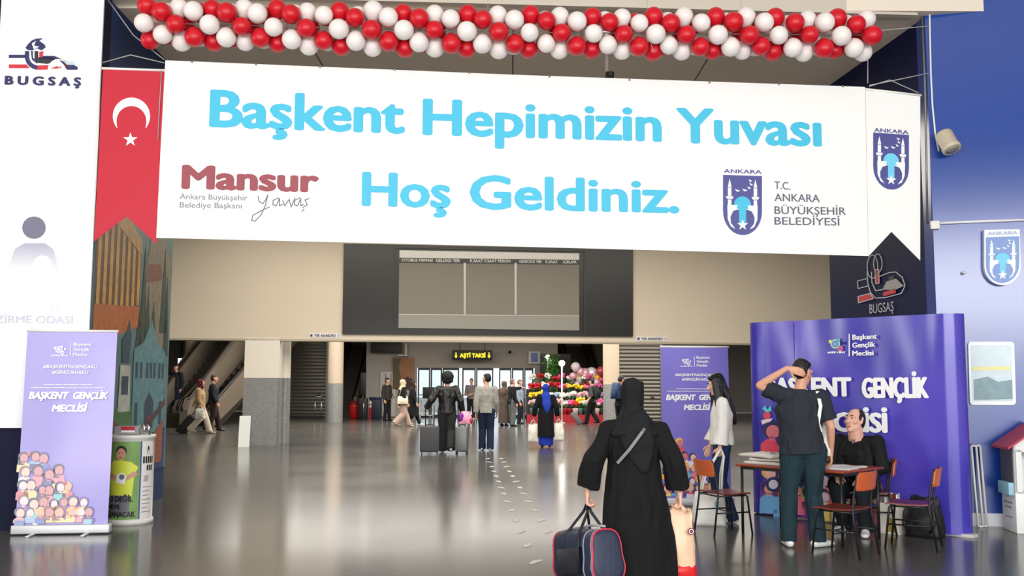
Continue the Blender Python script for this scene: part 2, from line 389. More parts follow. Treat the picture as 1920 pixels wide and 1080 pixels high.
# the welcome banner across the passage
t = thing('banner', 'wide white welcome banner with cyan lettering hung across the hall passage', 'banner', B.hit(960, 475))
sheet(B, [(310, 113), (960, 140), (1622, 163), (1625, 320), (1628, 480), (960, 462), (293, 446), (301, 280)], vinyl, 'sheet', None).parent = t
t.children[0].matrix_parent_inverse = Matrix.Translation(-t.location)
def adopt(o, t): 
    o.parent = t; o.matrix_parent_inverse = (Matrix.Translation(t.location) @ t.rotation_euler.to_matrix().to_4x4()).inverted(); return o
def lettering(t, nm, pl, rows, off=0.0, d=0.0015):
    for r_ in rows:
        fl = Flat(pl, d)
        for a in r_: fl.txt(*a)
        for v in fl.v: v += pl.n * off
        adopt(fl.build(nm), t)
lettering(t, 'welcome_lettering', B, [[('Başkent', (392, 236), (759, 249), 66, cyan, .04), ('Hepimizin', (792, 251), (1241, 264), 64, cyan, .04), ('Yuvası', (1268, 266), (1541, 273), 62, cyan, .04)],
    [('Hoş', (678, 384), (845, 389), 60, cyan, .04), ('Geldiniz.', (880, 390), (1274, 398), 60, cyan, .04)]])
fl = Flat(B); fl.txt('Mansur', (340, 352), (598, 359), 41, maroon, .06)
fl.txt('Ankara Büyükşehir', (337, 373), (464, 376), 10, inkg, .0); fl.txt('Belediye Başkanı', (337, 389), (453, 391), 10, inkg, .0)
fl.line([(484, 368), (486, 378), (493, 382), (500, 372), (502, 366), (498, 384), (490, 402), (478, 415), (472, 413), (474, 404), (488, 396), (505, 388)], 2, inkg)
for x in (512, 552): fl.line([(x + 10, 371), (x, 376), (x, 384), (x + 6, 386), (x + 12, 372), (x + 12, 386), (x + 18, 383)], 2, inkg)
fl.line([(530, 376), (534, 386), (542, 374), (546, 388), (553, 371)], 2, inkg); fl.line([(580, 372), (572, 375), (576, 384), (568, 389)], 2, inkg); fl.line([(570, 392), (566, 397)], 2, inkg)
adopt(fl.build('signature_lettering'), t)
fl = Flat(B); emblem(fl, 1392, 329, 73, 112, .03, indigo, vinyl, cyan); fl.txt('ANKARA', (1357, 324), (1428, 326), 7, indigo, .03)
adopt(fl.build('shield_emblem'), t)
lettering(t, 'municipality_lettering', B, [[(st, (1452, y), (x1, y + 2), 14, slate, .012)] for st, x1, y in (('T.C.', 1482, 354), ('ANKARA', 1537, 377), ('BÜYÜKŞEHİR', 1586, 401), ('BELEDİYESİ', 1574, 421))])
for x, y in ((360, 116), (480, 121), (600, 126), (740, 131), (880, 137), (1030, 144), (1180, 150), (1330, 155), (1460, 158), (1580, 162)):
    mb = MB(); p = B.hit(x, y); mb.cyl(p + B.n * .002, .012, .006, grey, 10, axis=B.n); adopt(mb.build('eyelet'), t)
# flag pennant and shield pennant beside it
t = thing('pennant', 'red swallow-tailed pennant with white crescent and star, beside the welcome banner', 'banner', B.hit(235, 400))
adopt(sheet(B, [(192, 128), (308, 132), (301, 290), (292, 457), (236, 405), (175, 452), (184, 290)], redv, 'sheet', None, off=-.02), t)
mb = MB(); mb.tube([B.hit(190, 127) - B.n * .02, B.hit(309, 131) - B.n * .02], .014, white); adopt(mb.build('top_rod'), t)
fl = Flat(B); fl.d = 0.0
C0, r0_, C1, r1_ = (245.5, 217), 35, (246.5, 225), 29
def circ(c, r_, a): return (c[0] + r_ * math.cos(R(a)), c[1] + r_ * math.sin(R(a)))
N_ = 30; aa = [140 + (400 - 140) * k / N_ for k in range(N_ + 1)]
for a, b_ in zip(aa, aa[1:]):
    k0, k1 = (a - 140) / 260, (b_ - 140) / 260
    wa = 1 + 15 * math.sin(math.pi * k0) ** .9 if 0 < k0 < 1 else .5; wb = 1 + 15 * math.sin(math.pi * k1) ** .9 if 0 < k1 < 1 else .5
    fl.poly([circ(C0, 35, a), circ(C0, 35, b_), circ(C0, 35 - wb, b_), circ(C0, 35 - wa, a)], wprint)
sp = [(243.5 + (14 if k % 2 == 0 else 5.4) * math.sin(R(36 * k)), 261 - (14 if k % 2 == 0 else 5.4) * math.cos(R(36 * k))) for k in range(10)]
for v in fl.v: v -= B.n * .018
adopt(fl.build('crescent'), t)
fl = Flat(B); fl.d = 0.0
for k in range(10): fl.poly([(243.5, 261), sp[(k + 1) % 10], sp[k]], wprint)
for v in fl.v: v -= B.n * .018
adopt(fl.build('star'), t)
t = thing('pennant', 'white swallow-tailed pennant with a blue city shield, beside the welcome banner', 'banner', B.hit(1675, 430))
adopt(sheet(B, [(1624, 167), (1727, 179), (1727, 330), (1727, 488), (1673, 434), (1630, 480), (1627, 320)], vinyl, 'sheet', None, off=-.02), t)
mb = MB(); mb.tube([B.hit(1623, 166) - B.n * .02, B.hit(1729, 178) - B.n * .02], .014, white); adopt(mb.build('top_rod'), t)
fl = Flat(B); emblem(fl, 1672, 250, 67, 105, .07, indigo, vinyl, dome); fl.txt('ANKARA', (1640, 246), (1705, 251), 7, indigo, .03)
for v in fl.v: v -= B.n * .019
adopt(fl.build('shield_emblem'), t)
# ropes
LWP = Plane(LC, (LC - LA)); RWP = Plane(RC, (RA - RC))
def rope(pts, lab, r=.006):
    mb = MB(); mb.tube(pts, r, rope_m, 6); tag(mb.build('rope'), lab, 'rope')
rope([B.hit(308, 112), B.hit(250, 66), Vector((-4.55, 10.5, 5.83))], 'thin pale rope running up from the banner corner above the red pennant')
rope([B.hit(308, 118), B.hit(245, 103), Vector((-4.55, 10.44, 5.06))], 'thin pale rope tied low between banner corner and blue left wall')
rope([B.hit(303, 132), B.hit(299, 200), B.hit(296, 262)], 'loose pale string dangling over the edge of the red pennant', .005)
rope([B.hit(1630, 160), B.hit(1680, 150), RWP.hit(1742, 137)], 'pale rope tying the shield pennant corner to the white cable')
rope([B.hit(1630, 162), B.hit(1668, 150), B.hit(1722, 174)], 'short pale rope looped over the top of the shield pennant')
rope([B.hit(1640, 58), RWP.hit(1741, 49)], 'thin line from the garland end to the white cable')
rope([B.hit(1627, 156), B.hit(1627, 60), B.hit(1627, -40)], 'thin vertical line holding the banner corner by the garland end')

# departures board in the lintel wall
dk = M('black_board_panel', (30, 31, 28), 0.35); flapm = M('grey_flap_field', (122, 116, 104), 0.5, var=.05, vscale=1); alu = M('aluminium_strip', (176, 174, 168), 0.35, metal=.4); ltx = M('board_lettering', (222, 222, 215), .5)
bd = thing('departures_board', 'long dark departures board with empty grey fields on the beige lintel wall', 'departure board', WP.hit(914, 628))
def slab(pl, pts, th, m, nm, par, off=0.0):
    mb = MB(); mb.prism([pl.hit(*p) + pl.n * off for p in pts], pl.n * th, m); return adopt(mb.build(nm), par)
slab(WP, [(645, 457), (1186, 468), (1186, 631), (642, 626)], .06, dk, 'housing', bd)
slab(WP, [(749, 470), (1085, 476), (1085, 620), (747, 615)], .012, flapm, 'display_field', bd, .06)
slab(WP, [(749, 470), (1085, 476), (1085, 488), (749, 484)], .01, alu, 'header_strip', bd, .072)
slab(WP, [(748, 591), (1085, 594), (1085, 620), (747, 615)], .01, M('grey_lower_strip', (142, 140, 132), .4), 'footer_strip', bd, .072)
for a, b_ in ((869, 873), (964, 968)): slab(WP, [(a, 494), (b_, 494), (b_, 590), (a, 590)], .014, alu, 'divider', bd, .072)
slab(WP, [(748, 589), (1085, 592), (1085, 594), (748, 591)], .016, alu, 'ledge', bd, .072)
ti = slab(WP, [(749, 484), (1085, 488), (1085, 497), (749, 493)], .012, dk, 'title_strip', bd, .072)
fl = Flat(WP)
for st, a, b_ in (('OTOBUS FIRMASI', 753, 811), ('GELDIGI YER', 817, 862), ('K.SAAT V.SAAT PERON', 881, 956), ('GIDECEGI YER', 973, 1015), ('K.SAAT', 1022, 1045), ('AÇIKLAMA', 1054, 1080)):
    y = 491 + (a - 753) * .011; fl.txt(st, (a, y), (b_, y + .4), 5.2, ltx, .02)
for v in fl.v: v += WP.n * .084
adopt(fl.build('title_lettering'), bd)
slab(WP, [(741, 464), (1096, 471), (1096, 473), (741, 466)], .03, dgrey, 'frame', bd, .06)
slab(WP, [(741, 464), (743, 464), (742, 626), (740, 626)], .03, dgrey, 'frame', bd, .06)
slab(WP, [(1094, 471), (1097, 471), (1097, 630), (1094, 630)], .03, dgrey, 'frame', bd, .06)
for x, lab in ((580, 'small white freight lift sign on the lintel above the square pillar'), (1193, 'small white freight lift sign on the lintel beside the purple roll-up banner')):
    s = thing('lift_sign', lab, 'sign', WP.hit(x + 28, 632))
    y0 = 625 if x < 800 else 631
    slab(WP, [(x, y0), (x + 58, y0 + .5), (x + 58, y0 + 8.5), (x, y0 + 8)], .012, M('sign_plate', (226, 224, 222), .4), 'plate', s, .002)
    fl = Flat(WP); fl.txt('YÜK ASANSÖRÜ', (x + 9, y0 + 6.3), (x + 49, y0 + 6.6), 4.4, inknavy, .03)
    fl.poly([(x + 2, y0 + 2), (x + 6, y0 + 2), (x + 6, y0 + 6.4), (x + 2, y0 + 6.4)], inknavy, 2); fl.poly([(x + 53, y0 + 2), (x + 56, y0 + 2), (x + 56, y0 + 6.4), (x + 53, y0 + 6.4)], M('lilac_print', (160, 160, 200), .5), 2)
    for v in fl.v: v += WP.n * .014
    adopt(fl.build('lettering'), s)

# white wall panel with the company mark
LP = Plane(LC, LC - LA)
pn = thing('wall_sign', 'tall white illuminated-style wall panel with blue and red company mark', 'sign', LP.hit(80, 800))
w0 = LP.hit(-40, 802); w1 = LP.hit(160, 802); pts = [(-60, 0), (188, 14), (163, 606), (155, 803), (-60, 799)]
pts = [w0 + Vector((0, 0, 0)), w1, Vector((w1.x, w1.y, 5.79)), Vector((w0.x, w0.y, 5.79))]
mb = MB(); mb.prism([p + LP.n * .003 for p in pts], LP.n * .035, M('white_panel_acrylic', (234, 235, 236), .35)); adopt(mb.build('panel'), pn)
fl = Flat(LP); o_ = .04
fl.txt('B U G S A Ş', (11, 160), (154, 163), 15, inknavy, .07)
def bugsas_mark(fl, q, wht, nav, red, blk, L=1):
    def pl(pts, m, l=0): fl.poly([q(*p) for p in pts], m, L + l)
    def arc(c, r1, r2, a0, a1, m, l=0, n=14):
        for k in range(n):
            a, b_ = R(a0 + (a1 - a0) * k / n), R(a0 + (a1 - a0) * (k + 1) / n)
            pl([(c[0] + r1 * math.cos(a), c[1] + r1 * math.sin(a)), (c[0] + r1 * math.cos(b_), c[1] + r1 * math.sin(b_)), (c[0] + r2 * math.cos(b_), c[1] + r2 * math.sin(b_)), (c[0] + r2 * math.cos(a), c[1] + r2 * math.sin(a))], m, l)
    # flame
    pl([(62, 78), (70, 75), (83, 74), (76, 79), (86, 86), (88, 91), (80, 97), (72, 93), (62, 97), (54, 96), (50, 92), (54, 86)], nav)
    pl([(62, 84), (70, 79), (66, 88), (76, 90), (66, 95)], wht, 1)
    # tails and bowl
    pl([(19, 105), (50, 105), (50, 111), (19, 111)], nav); pl([(19, 123), (52, 123), (58, 130), (19, 130)], red)
    arc((74, 108), 25, 17, 95, 180, nav); pl([(49, 98), (57, 98), (57, 108), (49, 108)], nav)
    pl([(72, 125), (128, 123), (128, 132), (72, 133)], red, 0); pl([(60, 98), (64, 98), (64, 110), (72, 118), (72, 122), (62, 114)], nav)
    pl([(67, 98), (74, 98), (74, 110), (100, 110), (112, 118), (90, 122), (72, 120), (67, 112)], blk if blk else nav)
    pl([(76, 100), (84, 98), (82, 110), (76, 110)], red, 1)
    pl([(76, 107), (104, 107), (120, 114), (148, 128), (147, 133), (128, 133), (118, 120), (100, 114), (76, 113)], nav)
    arc((112, 133), 20, 18, 180, 330, wht, 2); pl([(93, 133), (96, 122), (106, 114), (112, 114), (122, 124), (127, 133)], wht, 1)
    pl([(97, 131), (110, 126), (114, 131)], red, 3); pl([(116, 131), (112, 126), (118, 128)], red, 3); pl([(124, 118), (138, 117), (143, 124), (130, 124)], M('pale_teal_print', (190, 214, 218), .5), 2)
bugsas_mark(fl, lambda x, y: (x, y), wprint, inknavy, inkred, M('black_print', (34, 32, 44), .5))
for v in fl.v: v += LP.n * o_
adopt(fl.build('company_mark'), pn)
fl = Flat(LP); gp = M('faded_grey_print', (108, 108, 130), .5)
def fadeprint():
    m = bpy.data.materials.new('fading_grey_print'); m.use_nodes = True; nt = m.node_tree; b_ = nt.nodes['Principled BSDF']
    tc = nt.nodes.new('ShaderNodeTexCoord'); sx = nt.nodes.new('ShaderNodeSeparateXYZ'); mr = nt.nodes.new('ShaderNodeMapRange'); mx = nt.nodes.new('ShaderNodeMix'); mx.data_type = 'RGBA'
    nt.links.new(tc.outputs['Object'], sx.inputs[0]); nt.links.new(sx.outputs['Z'], mr.inputs[0]); nt.links.new(mr.outputs[0], mx.inputs[0]); nt.links.new(mx.outputs[2], b_.inputs['Base Color'])
    mr.inputs[1].default_value = LP.hit(60, 520).z; mr.inputs[2].default_value = LP.hit(60, 450).z
    mx.inputs[6].default_value = (.82, .82, .83, 1); mx.inputs[7].default_value = (lin(150), lin(150), lin(176), 1); b_.inputs['Roughness'].default_value = .4; return m
fp = fadeprint()
fl.disc((66, 428), 22, gp, ry=21)
for v in fl.v: v += LP.n * o_
adopt(fl.build('figure_head'), pn); fl = Flat(LP)
fl.poly([(22, 520), (22, 490), (30, 468), (48, 457), (86, 457), (102, 468), (108, 490), (108, 520)], fp)
fl.disc((82, 498), 18, wprint, 2)
for v in fl.v: v += LP.n * o_
adopt(fl.build('figure_body'), pn)
lettering(pn, 'room_lettering', LP, [[('M', (96, 583), (111, 583), 14, M('very_pale_print', (222, 219, 228), .5))], [('ZİRME ODASI', (-6, 606), (138, 607), 14, M('pale_print', (200, 196, 212), .5), .01)]], o_)

# landmarks mural on the passage wall
MP = Plane(LC + Vector((.004, 0, 0)), LF - LC)
mu = thing('mural', 'tall printed mural of city landmarks on the passage wall behind the roll-up banner', 'mural', LC + (LF - LC) * .5)
ml = (LF - LC).length; mb = MB(); a = MP.at(.06, .42); b_ = MP.at(ml - .02, .42)
mb.prism([a, b_, b_ + MP.n * .012, a + MP.n * .012], (0, 0, 3.75), M('mural_sky_print', (92, 124, 128), .45, var=.35, vscale=1.2)); adopt(mb.build('sheet'), mu)
C = lambda n, c: M(n, c, .5, var=.5, vscale=11)
fl = Flat(MP); W_ = ml
ochre = C('ochre_print', (196, 148, 74)); dko = C('dark_ochre_print', (96, 66, 36)); rock = C('rock_print', (134, 122, 100)); dkgreen = C('dark_green_print', (40, 66, 56)); teal = C('teal_print', (94, 138, 146)); tdk = C('dark_teal_print', (44, 70, 84)); brick = C('brick_print', (128, 74, 58)); lawn = C('lawn_print', (70, 112, 66)); stone = C('pale_stone_print', (176, 180, 170)); lower = C('deep_blue_print', (24, 58, 120)); orange = C('warm_print', (180, 98, 44))
X = lambda k: k * W_
fl.polyw([(X(.03), .42), (X(.97), .42), (X(.97), .95), (X(.03), .95)], lower)
# colonnade
fl.polyw([(X(.03), 2.2), (X(.55), 2.45), (X(.55), 3.25), (X(.03), 3.75)], dko, 2)
fl.polyw([(X(.03), 3.55), (X(.55), 3.12), (X(.55), 3.3), (X(.03), 3.95)], ochre, 4)
for k in range(8):
    x = .05 + .065 * k; fl.polyw([(X(x), 2.35 + .02 * k), (X(x + .034), 2.35 + .02 * k), (X(x + .034), 3.5 - .055 * k), (X(x), 3.55 - .055 * k)], ochre, 3)
fl.polyw([(X(.03), 1.95), (X(.58), 2.25), (X(.55), 2.48), (X(.03), 2.4)], orange, 4)
# castle rock
fl.polyw([(X(.56), 1.9), (X(.97), 1.9), (X(.97), 3.2), (X(.9), 3.3), (X(.88), 3.7), (X(.8), 3.7), (X(.78), 3.5), (X(.68), 3.55), (X(.66), 3.3), (X(.6), 2.9)], rock, 2)
fl.polyw([(X(.62), 2.8), (X(.84), 2.9), (X(.82), 3.1), (X(.64), 3.05)], brick, 3)
for x, z0, z1, w in ((.6, 1.7, 3.3, .05), (.66, 1.9, 2.8, .04), (.88, 2.2, 3.35, .05), (.93, 1.9, 3.0, .04), (.55, 1.6, 2.5, .05), (.74, 1.9, 2.6, .05)):
    fl.polyw([(X(x - w), z0), (X(x + w), z0), (X(x + w * .6), (z0 + z1) / 2), (X(x), z1), (X(x - w * .6), (z0 + z1) / 2)], dkgreen, 4)
# blue town house
fl.polyw([(X(.5), .9), (X(.93), .9), (X(.93), 1.95), (X(.82), 2.05), (X(.72), 2.35), (X(.62), 2.05), (X(.5), 1.95)], teal, 5)
for x in (.54, .6, .68, .73, .78, .85, .9):
    for z in (1.6,): fl.polyw([(X(x - .015), z), (X(x + .015), z), (X(x + .015), z + .2), (X(x - .015), z + .2)], tdk, 6)
fl.polyw([(X(.66), .95), (X(.78), .95), (X(.78), 1.3), (X(.72), 1.42), (X(.66), 1.3)], tdk, 6); fl.polyw([(X(.7), .95), (X(.74), .95), (X(.73), 1.12), (X(.71), 1.12)], M('red_figure_print', (170, 40, 60), .5), 7)
for x in (.55, .88): fl.polyw([(X(x - .02), 1.0), (X(x + .02), 1.0), (X(x + .02), 1.3), (X(x - .02), 1.3)], tdk, 6)
# monument plinth, lawn, tiled roofs
fl.polyw([(X(.25), .95), (X(.52), .95), (X(.5), 1.25), (X(.27), 1.25)], lawn, 5); fl.polyw([(X(.33), 1.2), (X(.47), 1.2), (X(.46), 1.75), (X(.34), 1.75)], stone, 6); fl.polyw([(X(.36), 1.4), (X(.44), 1.4), (X(.44), 1.62), (X(.36), 1.62)], tdk, 7)
fl.polyw([(X(.36), 1.78), (X(.44), 1.78), (X(.46), 2.1), (X(.43), 2.3), (X(.39), 2.12), (X(.35), 2.05)], tdk, 6)
fl.polyw([(X(.05), .5), (X(.45), .5), (X(.45), .9), (X(.05), 1.25)], brick, 6); fl.polyw([(X(.03), 1.1), (X(.5), .84), (X(.5), .92), (X(.03), 1.32)], C('roof_print', (98, 54, 50)), 7)
fl.polyw([(X(.8), .5), (X(.93), .5), (X(.93), 1.05), (X(.8), .9)], C('rust_print', (150, 84, 58)), 6); fl.polyw([(X(.7), .95), (X(.95), 1.25), (X(.95), 1.34), (X(.68), 1.02)], C('dusk_roof_print', (84, 58, 66)), 7)
for v in fl.v: v += MP.n * .012
adopt(fl.build('landmarks_print'), mu)

# company mark on the navy passage wall
PP = Plane(RF, RC - RF); NS = Plane(RF + Vector((-.004, 0, 0)), (RC - RF))
line_w = M('silver_line', (196, 198, 205), .4)
sg = thing('wall_logo', 'outlined company mark with flame mounted on the navy passage wall', 'sign', NS.hit(1650, 590))
fl = Flat(NS)
fl.txt('BUGSAŞ', (1631, 588), (1676, 583), 17, line_w, .0)
for c, rx, ry in (((1636, 500), 10, 22), ((1646, 494), 8, 18)):
    fl.line([(c[0] + rx * math.cos(R(a)), c[1] + ry * math.sin(R(a))) for a in range(0, 361, 24)], 1.6, line_w)
fl.line([(1627, 522), (1608, 527), (1609, 541), (1629, 536)], 1.6, line_w); fl.poly([(1609, 556), (1632, 550), (1638, 560), (1610, 568)], inkred); fl.line([(1609, 556), (1632, 550), (1638, 560), (1610, 568), (1609, 556)], 1.6, line_w, 2)
fl.line([(1626, 508), (1627, 530), (1632, 548), (1642, 559), (1660, 558), (1690, 550), (1697, 536), (1692, 520), (1680, 510), (1668, 511), (1650, 518)], 1.8, line_w)
fl.line([(1634, 510), (1635, 530), (1642, 545), (1656, 543)], 1.8, line_w); fl.poly([(1642, 508), (1647, 507), (1648, 530), (1643, 531)], inkred); fl.line([(1641, 506), (1648, 505), (1649, 531), (1642, 532), (1641, 506)], 1.4, line_w, 2)
fl.poly([(1655, 543), (1662, 528), (1680, 522), (1695, 536), (1678, 544)], M('grey_logo_fill', (160, 158, 152), .5)); fl.poly([(1656, 548), (1679, 541), (1680, 549), (1656, 556)], inkred); fl.poly([(1666, 519), (1676, 517), (1677, 524), (1668, 526)], black, 2)
adopt(fl.build('outline_mark'), sg)

# emblem, poster and fittings on the bright blue wall
em = thing('wall_emblem', 'thick raised city shield emblem mounted on the glossy blue wall', 'emblem', RWP.hit(1876, 535))
mb = MB(); pts = [(1842, 433), (1908, 432)] + [(1876 + 34 * math.cos(R(a)), 500 + 36 * math.sin(R(a))) for a in range(0, 181, 12)]
mb.prism([RWP.hit(*p) + RWP.n * .002 for p in pts], RWP.n * .08, M('emblem_body', (222, 228, 236), .4)); adopt(mb.build('shield_body'), em)
fl = Flat(RWP); emblem(fl, 1876, 446, 62, 86, -.03, M('emblem_blue', (108, 140, 196), .4), wprint, dome); fl.txt('ANKARA', (1848, 443), (1904, 441), 6, M('emblem_grey', (150, 166, 200), .4), .03)
for v in fl.v: v += RWP.n * .082
adopt(fl.build('shield_print'), em)
po = thing('poster_frame', 'white framed pale poster hung on the blue wall above the little house-shaped stand', 'poster', RWP.hit(1860, 758))
def rrect(x0, y0, x1, y1, r_, sk=0):
    out = []
    for cx, cy, a0 in ((x0 + r_, y0 + r_, 180), (x1 - r_, y0 + r_, 270), (x1 - r_, y1 - r_, 0), (x0 + r_, y1 - r_, 90)):
        for k in range(5): a = R(a0 + 22.5 * k); yy = cy + r_ * math.sin(a); out.append((cx + r_ * math.cos(a) + sk * (yy - y0), yy))
    return out
slab(RWP, rrect(1814, 641, 1900, 759, 6, .03), .03, M('white_frame_plastic', (232, 236, 240), .3), 'frame', po, .002)
slab(RWP, rrect(1819, 647, 1895, 752, 2, .03), .004, M('pale_poster_print', (196, 214, 220), .3, var=.15, vscale=9), 'print', po, .032)
fl = Flat(RWP); fl.poly([(1822, 688), (1893, 687), (1893, 694), (1822, 695)], M('pale_yellow_print', (226, 222, 150), .4)); fl.poly([(1824, 712), (1850, 706), (1870, 716), (1896, 712), (1897, 748), (1825, 750)], M('greenish_print', (120, 150, 158), .4, var=.3, vscale=14))
for v in fl.v: v += RWP.n * .037
adopt(fl.build('picture'), po)
fx = thing('floodlight', 'beige barrel-shaped lamp on the blue wall under the white cable', 'lamp', RWP.hit(1766, 275))
mb = MB(); p0 = RWP.hit(1765, 268); mb.tube([p0, p0 + RWP.n * .06, p0 + RWP.n * .12 + Vector((.05, 0, .02))], .018, M('beige_enamel', (196, 184, 160), .4)); adopt(mb.build('bracket'), fx)
mb = MB(); a = p0 + RWP.n * .14 + Vector((.0, 0, .06)); dr = (RWP.hit(1790, 300) - RWP.hit(1774, 262) + RWP.n * .1).normalized()
mb.lathe(a, [(.02, -.02), (.085, -.02), (.098, 0), (.098, .17), (.105, .18), (.105, .22), (.09, .225), (.02, .21)], MATS['beige_enamel'], 24, dr); adopt(mb.build('housing'), fx)
mb = MB(); mb.lathe(a + dr * .212, [(.03, 0), (.07, .003), (.075, .012), (.03, .016)], M('dim_lens', (150, 142, 124), .2), 20, dr); adopt(mb.build('lens'), fx)
def cable(nm, pl, pts, r_, m, lab, cat):
    mb = MB(); mb.tube([pl.hit(*p) + pl.n * r_ for p in pts], r_, m, 8); return tag(mb.build(nm), lab, cat)
wc = M('white_cable', (222, 222, 224), .5)
cable('cable', RWP, [(1742, -20), (1743, 60), (1745, 140), (1748, 200), (1753, 250), (1760, 284)], .011, wc, 'white cable drooping down the wall corner to the beige lamp', 'cable')
cable('conduit', RWP, [(1757, 419), (1830, 416), (1960, 411)], .016, wc, 'white conduit running level along the blue wall above the shield emblem', 'conduit')
mb = MB(); mb.tube([NS.hit(1731, 8) + NS.n * .02, NS.hit(1737, 150) + NS.n * .02, NS.hit(1740, 300) + NS.n * .02, NS.hit(1742, 420) + NS.n * .02], .013, grey); tag(mb.build('conduit'), 'grey upright conduit beside the shield pennant on the navy wall', 'conduit')
jb = MB(); jb.box(RWP.hit(1752, 423) + RWP.n * .03, (.1, .06, .1), M('junction_plastic', (214, 212, 206), .4), math.atan2(RWP.u.y, RWP.u.x), bev=.012); tag(jb.build('junction_box'), 'white junction box at the corner of the blue wall', 'junction box')
hk = MB(); p = RWP.hit(1806, 512); hk.lathe(p, [(.02, 0), (.02, .03), (.012, .035), (.012, .06), (.018, .065), (.005, .075)], white, 12, RWP.n); tag(hk.build('wall_hook'), 'tiny white hook on the blue wall beside the shield emblem', 'hook')
# ------------------------------------------------------------------ balloon garland
rb = M('red_balloon_latex', (200, 16, 34), 0.38, spec=.4); wb_ = M('white_balloon_latex', (232, 224, 220), 0.42, spec=.4)
def balloon_mesh(nm, m, r_):
    mb = MB(); prof = []
    for k in range(15):
        a = math.pi * k / 14; z = -math.cos(a); rr = math.sin(a) * (1 - .10 * (-z if z < 0 else 0))
        prof.append((max(rr * r_, .004), z * r_ * (1.13 if z < 0 else 1.0)))
    mb.lathe((0, 0, 0), prof, m, 20); mb.lathe((0, 0, -r_ * 1.13), [(.004, .004), (.008, -.004), (.012, -.014), (.004, -.015)], m, 8)
    return mb.mesh(nm)
BR = .103
bmr = balloon_mesh('balloon', rb, BR); bmw = balloon_mesh('balloon', wb_, BR)
NCL = 47
g0 = U(279, 43, 10.05); g1 = U(1622, 66, 10.45)
ax = (g1 - g0).normalized(); e2 = Vector((0, 0, 1)); e2 = (e2 - ax * e2.dot(ax)).normalized(); e1 = ax.cross(e2)
for i in range(NCL):
    t_ = i / (NCL - 1); c = g0.lerp(g1, t_); c.z -= .035 * math.sin(math.pi * t_)
    for k in range(4):
        an = R(45 * i + 90 * k + 20) ; red = k % 2 == 0
        d_ = e2 * math.cos(an) + e1 * math.sin(an)
        if d_.y > .8 and i % 2: pass
        sc = 1 + random.uniform(-.05, .05); j = Vector((random.uniform(-.012, .012), 0, random.uniform(-.01, .01)))
        if (i == 17 + 19 and k == 1): sc *= .62
        o = bpy.data.objects.new('balloon', bmr if red else bmw); COL.objects.link(o)
        o.location = c + d_ * (.178 * sc) + j; o.scale = (sc, sc, sc)
        o.rotation_euler = Vector((0, 0, 1)).rotation_difference(d_).to_euler()
        end = 'at the blue-walled end beside the white mark panel' if i == 0 else ('at the end by the white cable' if i == NCL - 1 else '')
        col = 'red' if red else 'white'
        lab = 'glossy %s balloon in the red and white garland above the banner' % col if not end else '%s balloon closing the garland %s' % (col, end)
        tag(o, lab, 'balloon', 'balloons of the garland')
mb = MB(); mb.tube([g0, g0.lerp(g1, .5) - Vector((0, 0, .035)), g1], .006, rope_m, 6); tag(mb.build('garland_line'), 'thin line on which the balloon garland is threaded', 'rope')
for px, lab in ((903, 'thin garland wire hanging above the word Hepimizin'), (1205, 'thin garland wire above the second word of the banner end'), (1385, 'thin garland wire above the last banner word')):
    t_ = (px - 279) / 1343; c = g0.lerp(g1, t_)
    mb = MB(); mb.tube([c + Vector((-.03, .02, 1.1)), c + Vector((0, .02, 0)), c + Vector((.02, -.2, -.3))], .003, rope_m, 5); tag(mb.build('garland_wire'), lab, 'wire')
# camera on a rod from the passage ceiling
t = thing('surveillance_camera', 'small black camera on a white rod hanging from the grey ceiling', 'camera', U(1142, 140, 11.6))
p = U(1138, 140, 11.6); mb = MB(); mb.tube([Vector((p.x, p.y, CZ)), p + Vector((0, 0, .02))], .02, white, 10); mb.box(Vector((p.x, p.y, CZ - .015)), (.12, .12, .03), white); adopt(mb.build('rod'), t)
mb = MB(); mb.box(p + Vector((.03, -.02, -.02)), (.1, .14, .07), black, bev=.012); mb.lathe(p + Vector((.03, -.1, -.02)), [(.02, -.01), (.026, 0), (.026, .03), (.018, .03)], dgrey, 14, (0, -1, -.2)); adopt(mb.build('camera_body'), t)

# ------------------------------------------------------------------ purple printed displays
def grad_mat(name, c0, c1, c2, rough, spec=.5):
    m = bpy.data.materials.new(name); m.use_nodes = True; nt = m.node_tree; b_ = nt.nodes['Principled BSDF']
    tc = nt.nodes.new('ShaderNodeTexCoord'); n1 = nt.nodes.new('ShaderNodeTexNoise'); n1.inputs['Scale'].default_value = .9; n1.inputs['Detail'].default_value = 1
    cr = nt.nodes.new('ShaderNodeValToRGB'); e = cr.color_ramp.elements
    e[0].position = .3; e[0].color = (*[lin(v) for v in c0], 1); e[1].position = .7; e[1].color = (*[lin(v) for v in c2], 1)
    q = e.new(.5); q.color = (*[lin(v) for v in c1], 1)
    nt.links.new(tc.outputs['Object'], n1.inputs['Vector']); nt.links.new(n1.outputs['Fac'], cr.inputs[0]); nt.links.new(cr.outputs[0], b_.inputs['Base Color'])
    b_.inputs['Roughness'].default_value = rough; b_.inputs['Specular IOR Level'].default_value = spec
    return m
rollm = grad_mat('lilac_rollup_print', (112, 100, 190), (122, 112, 204), (144, 128, 210), .5)
popm = grad_mat('violet_laminate_print', (56, 50, 156), (64, 56, 168), (86, 72, 184), .22, .6)
shadelist = [(216, 70, 90), (240, 170, 60), (60, 90, 180), (110, 170, 220), (230, 226, 236), (120, 60, 150), (240, 120, 140), (40, 46, 110), (90, 190, 200), (250, 214, 120)]
skins = [M('print_skin_a', (242, 190, 170), .5), M('print_skin_b', (226, 150, 130), .5), M('print_skin_c', (236, 208, 220), .5), M('print_skin_d', (206, 110, 120), .5)]
